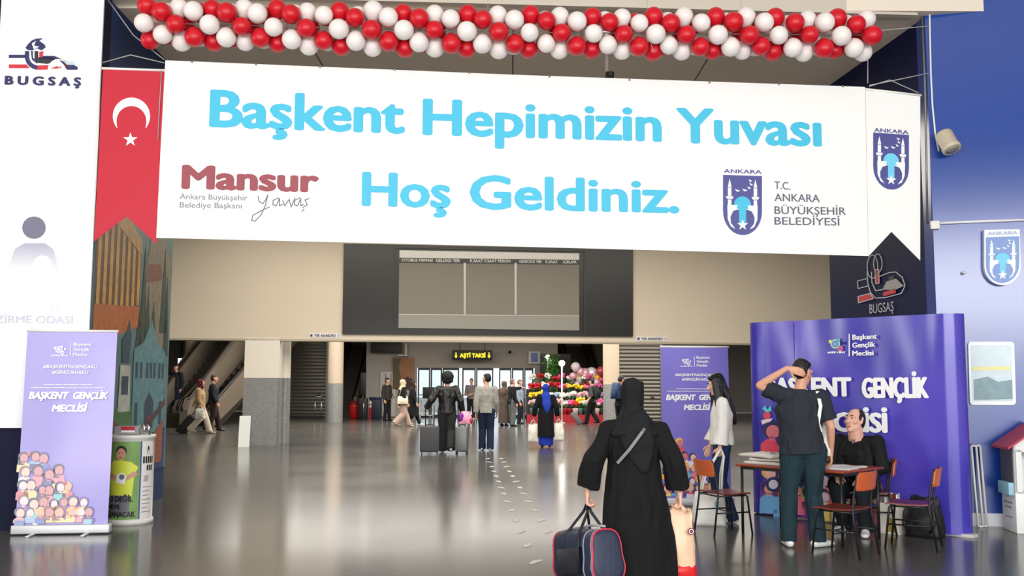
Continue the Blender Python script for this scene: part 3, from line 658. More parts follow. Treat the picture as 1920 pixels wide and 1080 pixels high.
hairs = [M('print_hair_a', (44, 36, 84), .5), M('print_hair_b', (66, 40, 110), .5), M('print_hair_c', (110, 56, 60), .5), M('print_hair_d', (236, 180, 80), .5), M('print_hair_e', (30, 30, 60), .5)]
cloth = [M('print_cloth_%s' % 'abcdefghij'[i], c, .5) for i, c in enumerate(shadelist)]
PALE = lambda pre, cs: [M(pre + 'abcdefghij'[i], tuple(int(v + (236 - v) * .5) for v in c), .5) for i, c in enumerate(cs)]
cloth_p = PALE('daylit_cloth_', shadelist); skins_p = PALE('daylit_skin_', [(242, 190, 170), (226, 150, 130), (236, 208, 220), (206, 110, 120)]); hairs_p = PALE('daylit_hair_', [(44, 36, 84), (66, 40, 110), (110, 56, 60), (236, 180, 80), (30, 30, 60)])  # crowd colours lightened to carry the daylight washing out the left roll-up
def crowd(fl, W_, rows, seed, top=.78, sc=1.0, cloth=cloth, skins=skins, hairs=hairs):
    """A printed crowd of flat cartoon people, falling from one side; plane coordinates from the sheet's lower corner."""
    rnd = random.Random(seed); L = 1
    for r_ in range(rows):
        z = top * (1 - r_ / rows) ; wmax = W_ * (.28 + .72 * (r_ + 1) / rows) if r_ < rows - 1 else W_ * .97
        n_ = max(2, int(wmax / (.125 * sc))); 
        for k in range(n_):
            x = .05 + (wmax - .1) * (k + .5 * (r_ % 2) * .6) / n_ + rnd.uniform(-.015, .015); h = .055 * sc * rnd.uniform(.85, 1.15); zz = max(z - .1 + rnd.uniform(-.03, .03), .12)
            if x > W_ - .06: continue
            c_ = rnd.choice(cloth); sk = rnd.choice(skins); hr = rnd.choice(hairs)
            b0 = max(.02, zz - h * 3.0)
            fl.polyw([(x - h * 1.3, b0), (x + h * 1.3, b0), (x + h * 1.25, zz - h * 1.4), (x + h * .7, zz - h * .95), (x - h * .7, zz - h * .95), (x - h * 1.25, zz - h * 1.4)], c_, L)
            st = rnd.random()
            fl.discw((x - .1 * h, zz + h * .25), h * 1.08, hr, L + 1, 14)
            if st < .4: fl.polyw([(x - h * 1.15, zz - h * 1.5), (x + h * .2, zz - h * 1.5), (x + h * .4, zz + h * .2), (x - h * 1.12, zz + h * .3)], hr, L + 1)
            fl.discw((x + .12 * h, zz - h * .05), h * .82, sk, L + 2, 14, ry=h * .95)
            fl.polyw([(x - h * .25, zz - h * 1.25), (x + h * .35, zz - h * 1.25), (x + h * .35, zz - h * .7), (x - h * .25, zz - h * .7)], sk, L + 2)
            if st < .25: fl.discw((x + h * 1.0, zz + h * .9), h * .5, rnd.choice(cloth), L + 1, 8)
            if st > .8: fl.polyw([(x - h * 1.0, zz - h * 2.6), (x + h * .9, zz - h * 2.6), (x + h * .9, zz - h * 1.6), (x - h * 1.0, zz - h * 1.5)], rnd.choice(cloth), L + 2)
        L += 3
def swirl_logo(fl, q, cols):
    for c, r_, m, l in ((( -.15, .05), .34, cols[0], 2), ((-.15, .05), .24, cols[1], 3), ((-.15, .05), .14, cols[2], 4), ((.2, -.28), .2, cols[3], 3), ((.2, -.28), .1, cols[1], 4), ((-.5, .22), .13, cols[4], 2), ((.42, .1), .11, cols[5], 2), ((.1, .32), .12, cols[2], 2)):
        fl.polyw([q(c[0] + r_ * math.cos(R(20 * k)), c[1] + r_ * math.sin(R(20 * k))) for k in range(18)], m, l)
def rollup(lab, base_l, base_r, H, lean, seed, rollm):
    c = (base_l + base_r) / 2; c.z = 0; u = (base_r - base_l).normalized(); w = (base_r - base_l).length
    t = thing('roll_up_banner', lab, 'banner stand', c, 0, 'purple roll-up banners')
    v = (Vector((0, 0, 1)) * H - Vector((u.y, -u.x, 0)) * lean).normalized()
    pl = Plane(base_l + Vector((0, 0, .1)), u, v); ra = math.atan2(u.y, u.x); H -= .1
    mb = MB(); mb.box(c + Vector((0, 0, .055)), (w + .02, .1, .09), M('brushed_aluminium', (206, 206, 208), .35, metal=.3), ra, bev=.012); base = adopt(mb.build('base'), t)
    for s in (-.28, .28):
        mb = MB(); n0 = Vector((u.y, -u.x, 0)); mb.box(c + u * (s * w) + n0 * .06 + Vector((0, 0, .008)), (.04, .30, .014), MATS['brushed_aluminium'], ra, bev=.003); adopt(mb.build('foot'), t)
    wi = w * .955; x0 = (w - wi) / 2
    mb = MB(); nx, nz = 14, 10; vs = []; fs = []
    for side in (0, 1):
        for j in range(nz + 1):
            for i in range(nx + 1):
                xx = i / nx; zz = j / nz; wv = .010 * math.sin(xx * 9 + seed) * math.sin(math.pi * zz) * (.4 + .6 * xx)
                vs.append(pl.at(x0 + wi * xx, H * zz, wv - .004 * side))
    K = (nx + 1) * (nz + 1)
    for side in (0, 1):
        for j in range(nz):
            for i in range(nx):
                q = [side * K + j * (nx + 1) + i, side * K + j * (nx + 1) + i + 1, side * K + (j + 1) * (nx + 1) + i + 1, side * K + (j + 1) * (nx + 1) + i]
                fs.append(q if side == 0 else q[::-1])
    mb.add(vs, fs, rollm, True); adopt(mb.build('sheet'), t)
    mb = MB(); mb.tube([pl.at(x0 - .01, H + .005), pl.at(x0 + wi + .01, H + .005)], .014, white, 10); adopt(mb.build('top_rail'), t)
    mb = MB(); mb.tube([pl.at(w / 2, 0, -.04) - Vector((0, 0, .03)), pl.at(w / 2, H, -.02)], .01, grey, 8); adopt(mb.build('pole'), t)
    def at(fx, fz): return pl.at(x0 + wi * fx, H * fz)
    def row(nm, items):
        fl = Flat(pl)
        for st, a, b_, z, h, bold, sh in items: fl.txtw(st, at(a, z), at(b_, z), h * H, wprint, bold, sh, 1)
        for p in fl.v: p += pl.n * .0115
        adopt(fl.build(nm), t)
    fl = Flat(pl)
    swirl_logo(fl, lambda a, b_: (x0 + wi * (.38 + a * .12), H * (.9 + b_ * .05)), [wprint, rollm, wprint, wprint, wprint, wprint])
    fl.polyw([(x0 + wi * .487, H * .868), (x0 + wi * .495, H * .868), (x0 + wi * .495, H * .938), (x0 + wi * .487, H * .938)], wprint)
    fl.smudge(x0 + wi * .28, x0 + wi * .46, .868 * H, .007 * H, wprint, 1, 4)
    for p in fl.v: p += pl.n * .0115
    adopt(fl.build('council_mark'), t)
    for st, b_, z in (('Başkent', .72, .923), ('Gençlik', .70, .896), ('Meclisi', .68, .869)): row('council_lettering', [(st, .52, b_, z, .016, .03, .1)])
    row('hashtag_lettering', [('#BAŞKENTİNGENÇAKLI', .2, .8, .805, .016, .035, .1)]); row('hashtag_lettering', [('#GENÇLİKHAKLI', .3, .7, .775, .016, .035, .1)])
    
    for xa, xb, z_, h_ in ((.22, .76, .716, .006), (.08, .9, .7, .005)):
        fl = Flat(pl); fl.smudge(x0 + wi * xa, x0 + wi * xb, H * z_, H * h_, wprint, 1, int(xa * 100))
        for p in fl.v: p += pl.n * .0115
        adopt(fl.build('small_lettering'), t)
    row('title_lettering', [('BAŞKENT', .06, .49, .645, .034, .065, .2), ('GENÇLİK', .54, .93, .645, .034, .06, .2)]); row('title_lettering', [('MECLİSİ', .32, .7, .578, .034, .065, .2)])
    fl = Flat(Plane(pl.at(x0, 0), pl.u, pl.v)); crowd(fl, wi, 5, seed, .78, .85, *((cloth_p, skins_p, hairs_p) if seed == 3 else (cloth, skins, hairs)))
    for p in fl.v: p += pl.n * .0115
    adopt(fl.build('crowd_print'), t)
    mb = MB(); p = pl.at(x0 + wi * .22, .03); mb.cyl(p + pl.n * .012, .035, .003, wprint, 20, axis=pl.n); adopt(mb.build('sticker'), t)
    return t
a = G(24, 1003); b_ = G(205, 1000); rollup('purple roll-up banner, coloured pale for strong daylight, before the white mark panel and mural', a, b_, 2.08, .06, 3, grad_mat('daylit_lilac_print', (164, 156, 216), (172, 164, 224), (190, 180, 230), .45))  # daylight overexposure put into the paler print colours
a = G(1240, 948); b_ = G(1374, 946); rollup('purple roll-up banner behind the person in the white knit top', a, b_, 2.03, .02, 11, rollm)

# big curved pop-up display wall
t = thing('display_wall', 'large curved violet pop-up display wall behind the desk with white title lettering', 'display', (3.9, 11.0, 0))
PA = Vector((2.98, 11.80, 0)); PB = Vector((4.52, 10.22, 0)); pu = (PB - PA).normalized(); pn_ = Vector((pu.y, -pu.x, 0)); DP = Plane(PA, pu); DL = (PB - PA).length; DH = 2.3
path = []
rr = .17
for k in range(9, 0, -1): a = R(20 * k); path.append(PA - pn_ * rr - pu * (rr * math.sin(a)) + pn_ * (rr * math.cos(a)))
for k in range(25): path.append(PA.lerp(PB, k / 24) + pn_ * (-.03 * math.sin(math.pi * k / 24)))
for k in range(1, 10): a = R(20 * k); path.append(PB - pn_ * rr + pu * (rr * math.sin(a)) + pn_ * (rr * math.cos(a)))
mb = MB(); vs = []; fs = []; N_ = len(path); NZ = 12
for side in (0, 1):
    for j in range(NZ + 1):
        for i, p in enumerate(path):
            tt = (path[min(i + 1, N_ - 1)] - path[max(i - 1, 0)]).normalized(); nn = Vector((tt.y, -tt.x, 0))
            wv = .009 * math.sin(i * .8 + j * .35) + .006 * math.sin(i * .45 - j * .7) if 9 < i < N_ - 10 else 0
            vs.append(p + nn * (wv - .012 * side) + Vector((0, 0, .015 + (DH - .015) * j / NZ)))
K = N_ * (NZ + 1)
for side in (0, 1):
    for j in range(NZ):
        for i in range(N_ - 1):
            q = [side * K + j * N_ + i, side * K + j * N_ + i + 1, side * K + (j + 1) * N_ + i + 1, side * K + (j + 1) * N_ + i]; fs.append(q if side == 0 else q[::-1])
mb.add(vs, fs, popm, True); adopt(mb.build('printed_panel'), t)
for k in (0.22,):
    mb = MB(); p = PA.lerp(PB, k) + pn_ * (.002 - .03 * math.sin(math.pi * k)); mb.box(p + Vector((0, 0, DH / 2)), (.006, .006, DH - .05), M('seam_line', (48, 40, 130), .4), math.atan2(pu.y, pu.x)); adopt(mb.build('panel_seam'), t)
for k in (.02, .5, .98):
    mb = MB(); p = PA.lerp(PB, k) - pn_ * .12; mb.tube([p, p + Vector((0, 0, DH - .05))], .014, grey, 8); adopt(mb.build('back_post'), t)
mb = MB(); p = PB - pn_ * .1 + pu * .08; mb.box(p + Vector((0, 0, .015)), (.3, .12, .03), M('pale_foot', (210, 208, 205), .4), math.atan2(pu.y, pu.x)); adopt(mb.build('foot'), t)
lettering(t, 'title_lettering', DP, [[('BAŞKENT', (1436, 741), (1598, 742), 31, wprint, .06), ('GENÇLİK', (1617, 745), (1743, 745), 35, wprint, .05)], [('MECLİSİ', (1508, 806), (1666, 810), 32, wprint, .06)]], .008)
fl = Flat(DP)
W0 = DP.hit(1571, 646); 
def dq(a, b_): p = W0 - DP.O; return (p.dot(DP.u) + a * .17, p.z + b_ * .16)
swirl_logo(fl, dq, [M('mint_print', (150, 214, 190), .4), popm, M('aqua_print', (90, 180, 190), .4), M('pink_print', (220, 90, 120), .4), M('lemon_print', (230, 220, 110), .4), inknavy])
fl.poly([(1592, 626), (1594, 626), (1594, 668), (1592, 668)], wprint); a_ = dq(-.72, -.62); b2_ = dq(.55, -.62); fl.smudge(a_[0], b2_[0], a_[1], .022, wprint, 1, 9)
for v in fl.v: v += DP.n * .008
adopt(fl.build('council_mark'), t)
lettering(t, 'council_lettering', DP, [[('Başkent', (1599, 637), (1645, 635), 9, wprint, .035)], [('Gençlik', (1599, 652), (1642, 650), 9, wprint, .035)], [('Meclisi', (1599, 667), (1639, 666), 9, wprint, .035)]], .008)
# printed figures along its foot
fl = Flat(DP)
def dz(x, y): p = DP.hit(x, y) - DP.O; return (p.dot(DP.u), p.z)
def fig(cx, cy, r_, body, skin, hair, L):
    fl.poly([(cx - r_ * 1.5, cy + r_ * 4.2), (cx + r_ * 1.5, cy + r_ * 4.2), (cx + r_ * 1.4, cy + r_ * 1.6), (cx + r_ * .6, cy + r_), (cx - r_ * .6, cy + r_), (cx - r_ * 1.4, cy + r_ * 1.6)], body, L)
    fl.disc((cx - r_ * .15, cy - r_ * .25), r_ * 1.1, hair, L + 1, 16); fl.disc((cx + r_ * .15, cy + r_ * .1), r_ * .85, skin, L + 2, 16); fl.poly([(cx - r_ * .3, cy + r_ * .7), (cx + r_ * .35, cy + r_ * .7), (cx + r_ * .35, cy + r_ * 1.2), (cx - r_ * .3, cy + r_ * 1.2)], skin, L + 2)
fig(1448, 808, 15, cloth[0], skins[3], hairs[0], 1); fig(1472, 828, 13, cloth[5], skins[1], hairs[1], 1); fig(1496, 838, 13, cloth[3], skins[0], hairs[2], 1)
fl.disc((1468, 800), 8, cloth[0], 4); fl.disc((1484, 808), 9, cloth[1], 4, 9); fl.disc((1484, 808), 5, cloth[9], 5)
fl.poly([(1430, 766), (1436, 760), (1440, 768), (1446, 760), (1448, 770), (1439, 774)], cloth[8], 2); fl.disc((1439, 779), 7, cloth[0], 3); fl.poly([(1428, 788), (1450, 784), (1446, 790), (1430, 796)], skins[2], 2)
rnd = random.Random(5)
for k in range(9): fig(1444 + 25 * k, 886 + rnd.uniform(-6, 6) + 3 * k, 12, rnd.choice(cloth), rnd.choice(skins), rnd.choice(hairs), 4)
for k in range(9): fig(1442 + 26 * k, 918 + rnd.uniform(-5, 5) + 3 * k, 11, rnd.choice(cloth), rnd.choice(skins), rnd.choice(hairs), 7)
fl.disc((1452, 908), 14, cloth[7], 10); fl.disc((1452, 908), 9, cloth[4], 11, 10); fl.poly([(1434, 934), (1466, 930), (1462, 956), (1434, 954)], cloth[3], 10)
for v in fl.v: v += DP.n * .008
adopt(fl.build('crowd_print'), t)

# ------------------------------------------------------------------ desk and chairs
woodt = M('red_brown_laminate', (150, 62, 38), .35, var=.12, vscale=5, stretch=(1, 12, 1)); woodo = M('orange_brown_plywood', (196, 92, 50), .35, var=.12, vscale=6, stretch=(1, 1, 10)); woodd = M('dark_red_seat_plywood', (112, 44, 34), .3, var=.15, vscale=6)
tubem = M('dark_grey_tube', (44, 44, 46), .35, metal=.5)
c0 = Vector((2.37, 10.32, 0)); c1 = Vector((3.20, 9.42, 0)); c2 = Vector((3.77, 10.02, 0)); c3 = c0 + (c2 - c1)
t = thing('desk', 'red-brown topped desk with thin dark legs before the violet display wall', 'table', (c0 + c1 + c2 + c3) / 4, math.atan2((c1 - c0).y, (c1 - c0).x))
Lx = (c1 - c0).length; Ly = (c2 - c1).length
mb = MB(); mb.box((0, 0, .708), (Lx, Ly, .024), woodt, bev=.008); mb.build('tabletop', t)
mb = MB(); mb.box((0, 0, .68), (Lx - .1, .03, .03), tubem)
for s in (-1, 1): mb.box((0, s * (Ly / 2 - .05), .68), (Lx - .08, .025, .03), tubem); mb.box((s * (Lx / 2 - .05), 0, .68), (.025, Ly - .1, .03), tubem)
mb.build('frame', t)
for sx in (-1, 1):
    for sy in (-1, 1):
        mb = MB(); x, y = sx * (Lx / 2 - .05), sy * (Ly / 2 - .05); mb.tube([(x, y, .0), (x, y, .69)], .015, tubem, 10); mb.build('leg', t)
def make_chair(name):
    t = thing(name, None, 'chair'); hw = .185; d_ = .19
    mb = MB(); nx = 8; vs = []; fs = []
    prof = [(-.19, .43), (-.1, .422), (0, .42), (.1, .424), (.17, .428), (.2, .418)]
    for s in (0, -.014):
        for x in (-.19, -.13, 0, .13, .19):
            for y, z in prof: vs.append((x, y, z + s + .006 * abs(x) / .19))
    n1 = len(prof)
    for q in range(2):
        for i in range(4):
            for j in range(n1 - 1):
                a = q * 5 * n1 + i * n1 + j; f_ = (a, a + n1, a + n1 + 1, a + 1); fs.append(f_ if q == 0 else f_[::-1])
    for i in range(4):
        for j in (0, n1 - 1): a = i * n1 + j; fs.append((a, a + n1, a + n1 + 5 * n1, a + 5 * n1))
    for i in (0, 4):
        for j in range(n1 - 1): a = i * n1 + j; fs.append((a, a + 1, a + 1 + 5 * n1, a + 5 * n1))
    mb.add(vs, fs, woodd); mb.build('seat', t)
    mb = MB(); vs = []; fs = []
    for s in (0, .014):
        for k in range(9):
            x = -.185 + .37 * k / 8; y = -.225 - .03 * (1 - (x / .185) ** 2) - s
            for z, ox in ((.60, .94), (.625, 1), (.735, 1), (.765, .92)): vs.append((x * ox, y - (z - .6) * .15, z))
    for q in range(2):
        for k in range(8):
            for j in range(3): a = q * 36 + k * 4 + j; f_ = (a, a + 4, a + 5, a + 1); fs.append(f_ if q else f_[::-1])
    for k in range(8):
        for j in (0, 3): a = k * 4 + j; fs.append((a, a + 4, a + 40, a + 36))
    for k in (0, 8):
        for j in range(3): a = k * 4 + j; fs.append((a, a + 1, a + 37, a + 36))
    mb.add(vs, fs, woodo); mb.build('backrest', t)
    for s in (-1, 1):
        mb = MB(); mb.tube([(s * .19, .21, 0), (s * .175, .165, .39), (s * .17, .14, .412)], .0105, tubem, 8); mb.build('leg', t)
        mb = MB(); mb.tube([(s * .195, -.25, 0), (s * .185, -.19, .40), (s * .18, -.195, .52), (s * .178, -.235, .72), (s * .17, -.25, .765)], .0105, tubem, 8); mb.build('leg', t)
    mb = MB()
    for s in (-1, 1): mb.tube([(s * .178, -.19, .40), (s * .172, .15, .402)], .009, tubem, 8)
    mb.tube([(-.17, .14, .402), (.17, .14, .402)], .009, tubem, 8); mb.tube([(-.18, -.19, .402), (.18, -.19, .402)], .009, tubem, 8); mb.build('seat_frame', t)
    mb = MB()
    for s in (-1, 1): mb.tube([(s * .188, -.215, .23), (s * .181, .19, .23)], .008, tubem, 8)
    mb.tube([(-.181, 0, .23), (.181, 0, .23)], .007, tubem, 8); mb.build('stretcher', t)
    return t
def dup(root, loc, rz, label):
    r_ = root.copy(); COL.objects.link(r_); r_.location = loc; r_.rotation_euler = (0, 0, rz); r_['label'] = label
    for ch in list(root.children):
        c = ch.copy(); COL.objects.link(c); c.parent = r_
        for g in ch.children: d_ = g.copy(); COL.objects.link(d_); d_.parent = c
    return r_
ch0 = make_chair('school_chair'); ch0['group'] = 'wooden school chairs around the desk'
ch0.location = (2.24, 10.37, 0); ch0.rotation_euler = (0, 0, R(20 - 90)); ch0['label'] = 'wooden school chair with dark tube legs beside the person in white knit'
dup(ch0, (3.06, 9.13, 0), R(135 - 90), 'wooden school chair drawn up to the desk corner behind the standing person')
dup(ch0, (3.84, 9.5, 0), R(150 - 90), 'empty wooden school chair between the desk and the black backpack')
dup(ch0, (3.80, 10.48, 0), R(163 - 90), 'wooden school chair under the seated person in black')

# things on and under the desk
def cloth_slab(c, lx, ly, rz, th, m, seed, amp, nm):
    mb = MB(); nx, ny = 12, 9; vs = []; fs = []; rot = Matrix.Rotation(rz, 3, 'Z')
    for s in (0, 1):
        for j in range(ny + 1):
            for i in range(nx + 1):
                x, y = lx * (i / nx - .5), ly * (j / ny - .5); h = noise.noise(Vector((x * 6 + seed, y * 6, seed))) * amp + amp * .6
                vs.append(Vector(c) + rot @ Vector((x, y, (h + th) * s)))
    K = (nx + 1) * (ny + 1)
    for s in (0, 1):
        for j in range(ny):
            for i in range(nx): q = [s * K + j * (nx + 1) + i, s * K + j * (nx + 1) + i + 1, s * K + (j + 1) * (nx + 1) + i + 1, s * K + (j + 1) * (nx + 1) + i]; fs.append(q if s else q[::-1])
    edge = [i for i in range(nx + 1)] + [j * (nx + 1) + nx for j in range(1, ny + 1)] + [ny * (nx + 1) + i for i in range(nx - 1, -1, -1)] + [j * (nx + 1) for j in range(ny - 1, 0, -1)]
    for a, b_ in zip(edge, edge[1:] + edge[:1]): fs.append((a, b_, b_ + K, a + K))
    mb.add(vs, fs, m, True); return mb
canvas = M('off_white_canvas', (222, 218, 208), .8, bump=.2, bscale=120); paper = M('newsprint_paper', (206, 206, 204), .7)
dr = math.atan2((c1 - c0).y, (c1 - c0).x)
TZ = .7215
pc = c0 + (c1 - c0) * .20 + (c3 - c0) * .33
for k, (dx, rz, lx, ly, lab) in enumerate(((0, dr, .42, .36, 'folded canvas tote bag at the bottom of the pile on the desk'), (.02, dr + .25, .38, .34, 'folded canvas tote bag in the middle of the pile on the desk'), (-.03, dr - .2, .46, .38, 'crumpled printed canvas tote bag on top of the pile on the desk'))):
    tt = thing('folded_tote_bag', lab, 'bag', pc + Vector((dx, 0, TZ + .035 * k)), 0, 'tote bags piled on the desk')
    adopt(cloth_slab(pc + Vector((dx, 0, TZ + .037 * k)), lx, ly, rz, .012, canvas, 3 + k, .034 if k == 2 else .024, 'x').build('fabric'), tt)
    if k == 2:
        mb = MB(); p = pc + Vector((dx, 0, TZ + .037 * 3 + .02)); mb.tube([p + Vector((.1, -.02, -.01)), p + Vector((.16, -.12, -.02)), p + Vector((.08, -.16, -.03)), p + Vector((.0, -.1, -.01))], .008, M('grey_strap', (120, 120, 122), .8), 6); adopt(mb.build('handle'), tt)
for k, (fx, fy, rz, lab) in enumerate(((.86, .3, .1, 'newspaper spread on the desk near the standing person\'s hand'), (.82, .62, -.2, 'newspaper spread on the desk before the seated person'))):
    p = c0 + (c1 - c0) * fx + (c3 - c0) * fy
    tt = thing('newspaper', lab, 'newspaper', p + Vector((0, 0, TZ)), 0, 'newspapers on the desk')
    adopt(cloth_slab(p + Vector((0, 0, TZ)), .28, .26, dr + rz, .004, paper, 9 + k, .012, 'x').build('pages'), tt)
# white tote standing on the floor, held by the woman
def soft_bag(c, w, d_, h, rz, m, nm, puff=.04, seed=1, taper=.9, wr=.012):
    bm = bmesh.new(); bmesh.ops.create_cube(bm, size=1); bmesh.ops.subdivide_edges(bm, edges=bm.edges[:], cuts=9, use_grid_fill=True)
    rot = Matrix.Rotation(rz, 3, 'Z')
    def fn(p):
        x, y, z = p.x, p.y, p.z + .5; k = 1 - (1 - taper) * z; e = math.sin(math.pi * min(1, max(0, z)))
        q = Vector((x * w * k, y * d_ * k * (1 - .75 * z ** 3), z * h))
        q.y += (1 if y > 0 else -1) * puff * e * (1 - (2 * x) ** 2) * (abs(y) * 2) ; q.x += (1 if x > 0 else -1) * puff * .4 * e * (1 - (2 * y) ** 2) * abs(x) * 2
        nz = noise.noise_vector(Vector((x * 5 + seed, y * 5, z * 6))) * wr; nz.z *= (1 if z > .02 else 0); q += nz
        if q.z < 0: q.z = 0
        return Vector(c) + rot @ q
    mb = MB(); mb.bm(bm, m, fn, True); return mb
wbag = M('white_tote_fabric', (232, 230, 224), .7)
bc = Vector((2.20, 10.97, 0))
t = thing('tote_bag', 'plump white tote bag standing on the floor held by the person in white knit', 'bag', bc)
adopt(soft_bag(bc, .34, .2, .36, -.1, wbag, 'x', .05, 2).build('bag_body'), t)
for s in (-.05, .05):
    mb = MB(); tp = bc + Vector((.14, s * .4 + .0, .83)); mb.tube([bc + Vector((-.1, s, .33)), bc + Vector((-.04, s, .55)), tp + Vector((-.04, 0, -.06)), tp, tp + Vector((.03, 0, -.08)), bc + Vector((.14, s, .56)), bc + Vector((.13, s, .33))], .011, wbag, 6); adopt(mb.build('handle'), t)
mb = MB(); mb.cyl(bc + Vector((.06, -.145, .24)), .035, .004, M('faded_green_print', (150, 180, 170), .6), 16, axis=(0, -1, 0)); adopt(mb.build('round_print'), t)
# black backpack and box below the display wall
bp = Vector((4.25, 10.15, 0)); bk = M('black_backpack_nylon', (20, 20, 24), .6)
t = thing('backpack', 'black backpack slumped on the floor against the violet display wall', 'backpack', bp)
adopt(soft_bag(bp, .34, .2, .4, R(-46), bk, 'x', .06, 5, .78, .025).build('bag_body'), t)
mb = MB(); q = Matrix.Rotation(R(-46), 3, 'Z'); mb.tube([bp + q @ Vector((x, -.14 - .03 * math.sin(k), z)) for k, (x, z) in enumerate(((-.1, .34), (-.14, .25), (-.15, .14), (-.11, .05)))], .014, black, 6); adopt(mb.build('strap'), t)
mb = MB(); mb.tube([bp + q @ Vector((x, -.135, z)) for x, z in ((.1, .34), (.15, .24), (.14, .12), (.1, .06))], .014, black, 6); adopt(mb.build('strap'), t)
bx = Vector((4.02, 10.38, 0)); t = thing('cardboard_box', 'white patterned open box holding papers beside the black backpack', 'box', bx)
mb = MB(); mb.box(bx + Vector((0, 0, .16)), (.2, .22, .32), M('patterned_carton', (218, 212, 200), .6, var=.2, vscale=12), R(-46), bev=.004); adopt(mb.build('carton'), t)
mb = MB(); q = Matrix.Rotation(R(-46), 3, 'Z'); mb.box(bx + q @ Vector((.02, -.112, .1)), (.09, .003, .14), M('golden_print', (168, 140, 60), .5, var=.4, vscale=20), R(-46)); adopt(mb.build('printed_side'), t)
for k in range(3):
    mb = MB(); mb.box(bx + q @ Vector((-.05 + .05 * k, 0, .36)), (.012, .17, .1), [wprint, M('brown_booklet', (150, 84, 52), .6), wprint][k], R(-46 + 8 * k)); tag(mb.build('booklet'), ['white booklet standing in the box, nearest the seated person', 'brown booklet standing between white ones in the box', 'white booklet standing in the box, nearest the backpack'][k], 'booklet', 'booklets in the box')

# ------------------------------------------------------------------ collection bin beside the mural
bc = Vector((-4.24, 10.98, 0)); cr_ = .235
t = thing('collection_bin', 'white round collection bin wrapped in a child poster beside the mural', 'bin', bc)
wpl = M('white_bin_plastic', (228, 226, 220), .45)
mb = MB(); mb.lathe(bc, [(cr_ + .015, 0), (cr_ + .015, .05), (cr_, .055), (cr_, .93), (cr_ + .012, .935), (cr_ + .012, .965), (cr_ - .02, .97)], wpl, 40); adopt(mb.build('drum'), t)
class Cyl:   # the wrap of the drum: angle from the entrance side, height
    def __init__(s, c, r_): s.c = c; s.r = r_
    def p(s, x, z, o=0): a = x / s.r; return s.c + Vector(((s.r + o) * math.sin(a), -(s.r + o) * math.cos(a), z))
cy = Cyl(bc, cr_)
ASH = .16
def wrap(poly, m, L, nm=None, mbx=None):
    """A flat print polygon bent round the drum, in strips."""
    bm = bmesh.new(); vs = [bm.verts.new((x, z, 0)) for x, z in poly]; bm.faces.new(vs)
    x0 = min(p[0] for p in poly); x1 = max(p[0] for p in poly); k = x0 + .025
    while k < x1: bmesh.ops.bisect_plane(bm, geom=bm.verts[:] + bm.edges[:] + bm.faces[:], plane_co=(k, 0, 0), plane_no=(1, 0, 0)); k += .025
    mbx.bm(bm, m, lambda p: cy.p(p.x, p.y, .001 + .0012 * L))
def ell(cx, cz, rx, rz, n=18): return [(cx + rx * math.cos(2 * math.pi * k / n), cz + rz * math.sin(2 * math.pi * k / n)) for k in range(n)]
mb = MB(); wrap([(-.34, .06), (.17, .06), (.17, .9), (-.34, .9)], M('blurred_lawn_print', (120, 160, 84), .5, var=.35, vscale=5), 0, None, mb)
ye = M('lime_shirt_print', (214, 222, 70), .5); skp = M('child_skin_print', (206, 150, 122), .5); hp = M('child_hair_print', (52, 42, 38), .5)
wrap([(-.17, .3), (.10, .3), (.12, .55), (.16, .62), (.08, .68), (-.03, .70), (-.13, .69), (-.22, .62), (-.18, .52)], ye, 1, None, mb)
wrap([(-.2, .53), (-.15, .50), (-.02, .47), (-.02, .51), (-.15, .56)], skp, 2, None, mb); wrap([(.16, .55), (.12, .52), (.02, .47), (.01, .51), (.11, .58)], skp, 2, None, mb)
wrap(ell(-.03, .80, .062, .058), hp, 2, None, mb); wrap(ell(-.03, .765, .052, .065), skp, 3, None, mb)
wrap(ell(-.05, .775, .008, .005, 8), hp, 4, None, mb); wrap(ell(-.01, .775, .008, .005, 8), hp, 4, None, mb); wrap(ell(-.03, .73, .016, .006, 8), M('lip_print', (160, 80, 80), .5), 4, None, mb)
wrap([(-.08, .46), (.02, .44), (.04, .53), (-.01, .57), (-.07, .54)], wprint, 3, None, mb); wrap(ell(-.01, .52, .03, .03), M('grey_device_print', (110, 110, 116), .5), 4, None, mb)
wrap([(-.14, .1), (.08, .1), (.08, .32), (-.14, .32)], M('grey_trousers_print', (110, 112, 116), .5), 2, None, mb)
wrap([(.172, .06), (.19, .06), (.19, .9), (.172, .9)], M('blue_edge_print', (60, 90, 150), .5), 2, None, mb)
wrap([(.19, .06), (.36, .06), (.36, .9), (.19, .9)], M('white_label_print', (232, 230, 224), .5), 1, None, mb)
ip = M('black_ink', (36, 36, 38), .5)
wrap(ell(.27, .80, .014, .05), ip, 3, None, mb); wrap(ell(.27, .78, .006, .03), wprint, 4, None, mb)
for k in range(7): wrap([(.21, .40 - .045 * k), (.33 - .02 * (k % 3), .40 - .045 * k), (.33 - .02 * (k % 3), .405 - .045 * k), (.21, .405 - .045 * k)], ip, 3, None, mb)
for k in range(5): wrap([(.22 + .012 * k, .46), (.224 + .012 * k, .46), (.238 + .012 * k, .53), (.234 + .012 * k, .53)], ip, 3, None, mb)
for k in range(5): wrap([(.205 + .03 * k, .66), (.226 + .03 * k, .66), (.226 + .03 * k, .735), (.205 + .03 * k, .735)], ip, 3, None, mb)
for k in range(3): wrap([(.255 + .03 * k, .58), (.276 + .03 * k, .58), (.276 + .03 * k, .64), (.255 + .03 * k, .64)], ip, 3, None, mb)
pr = mb.build('poster_wrap'); adopt(pr, t)
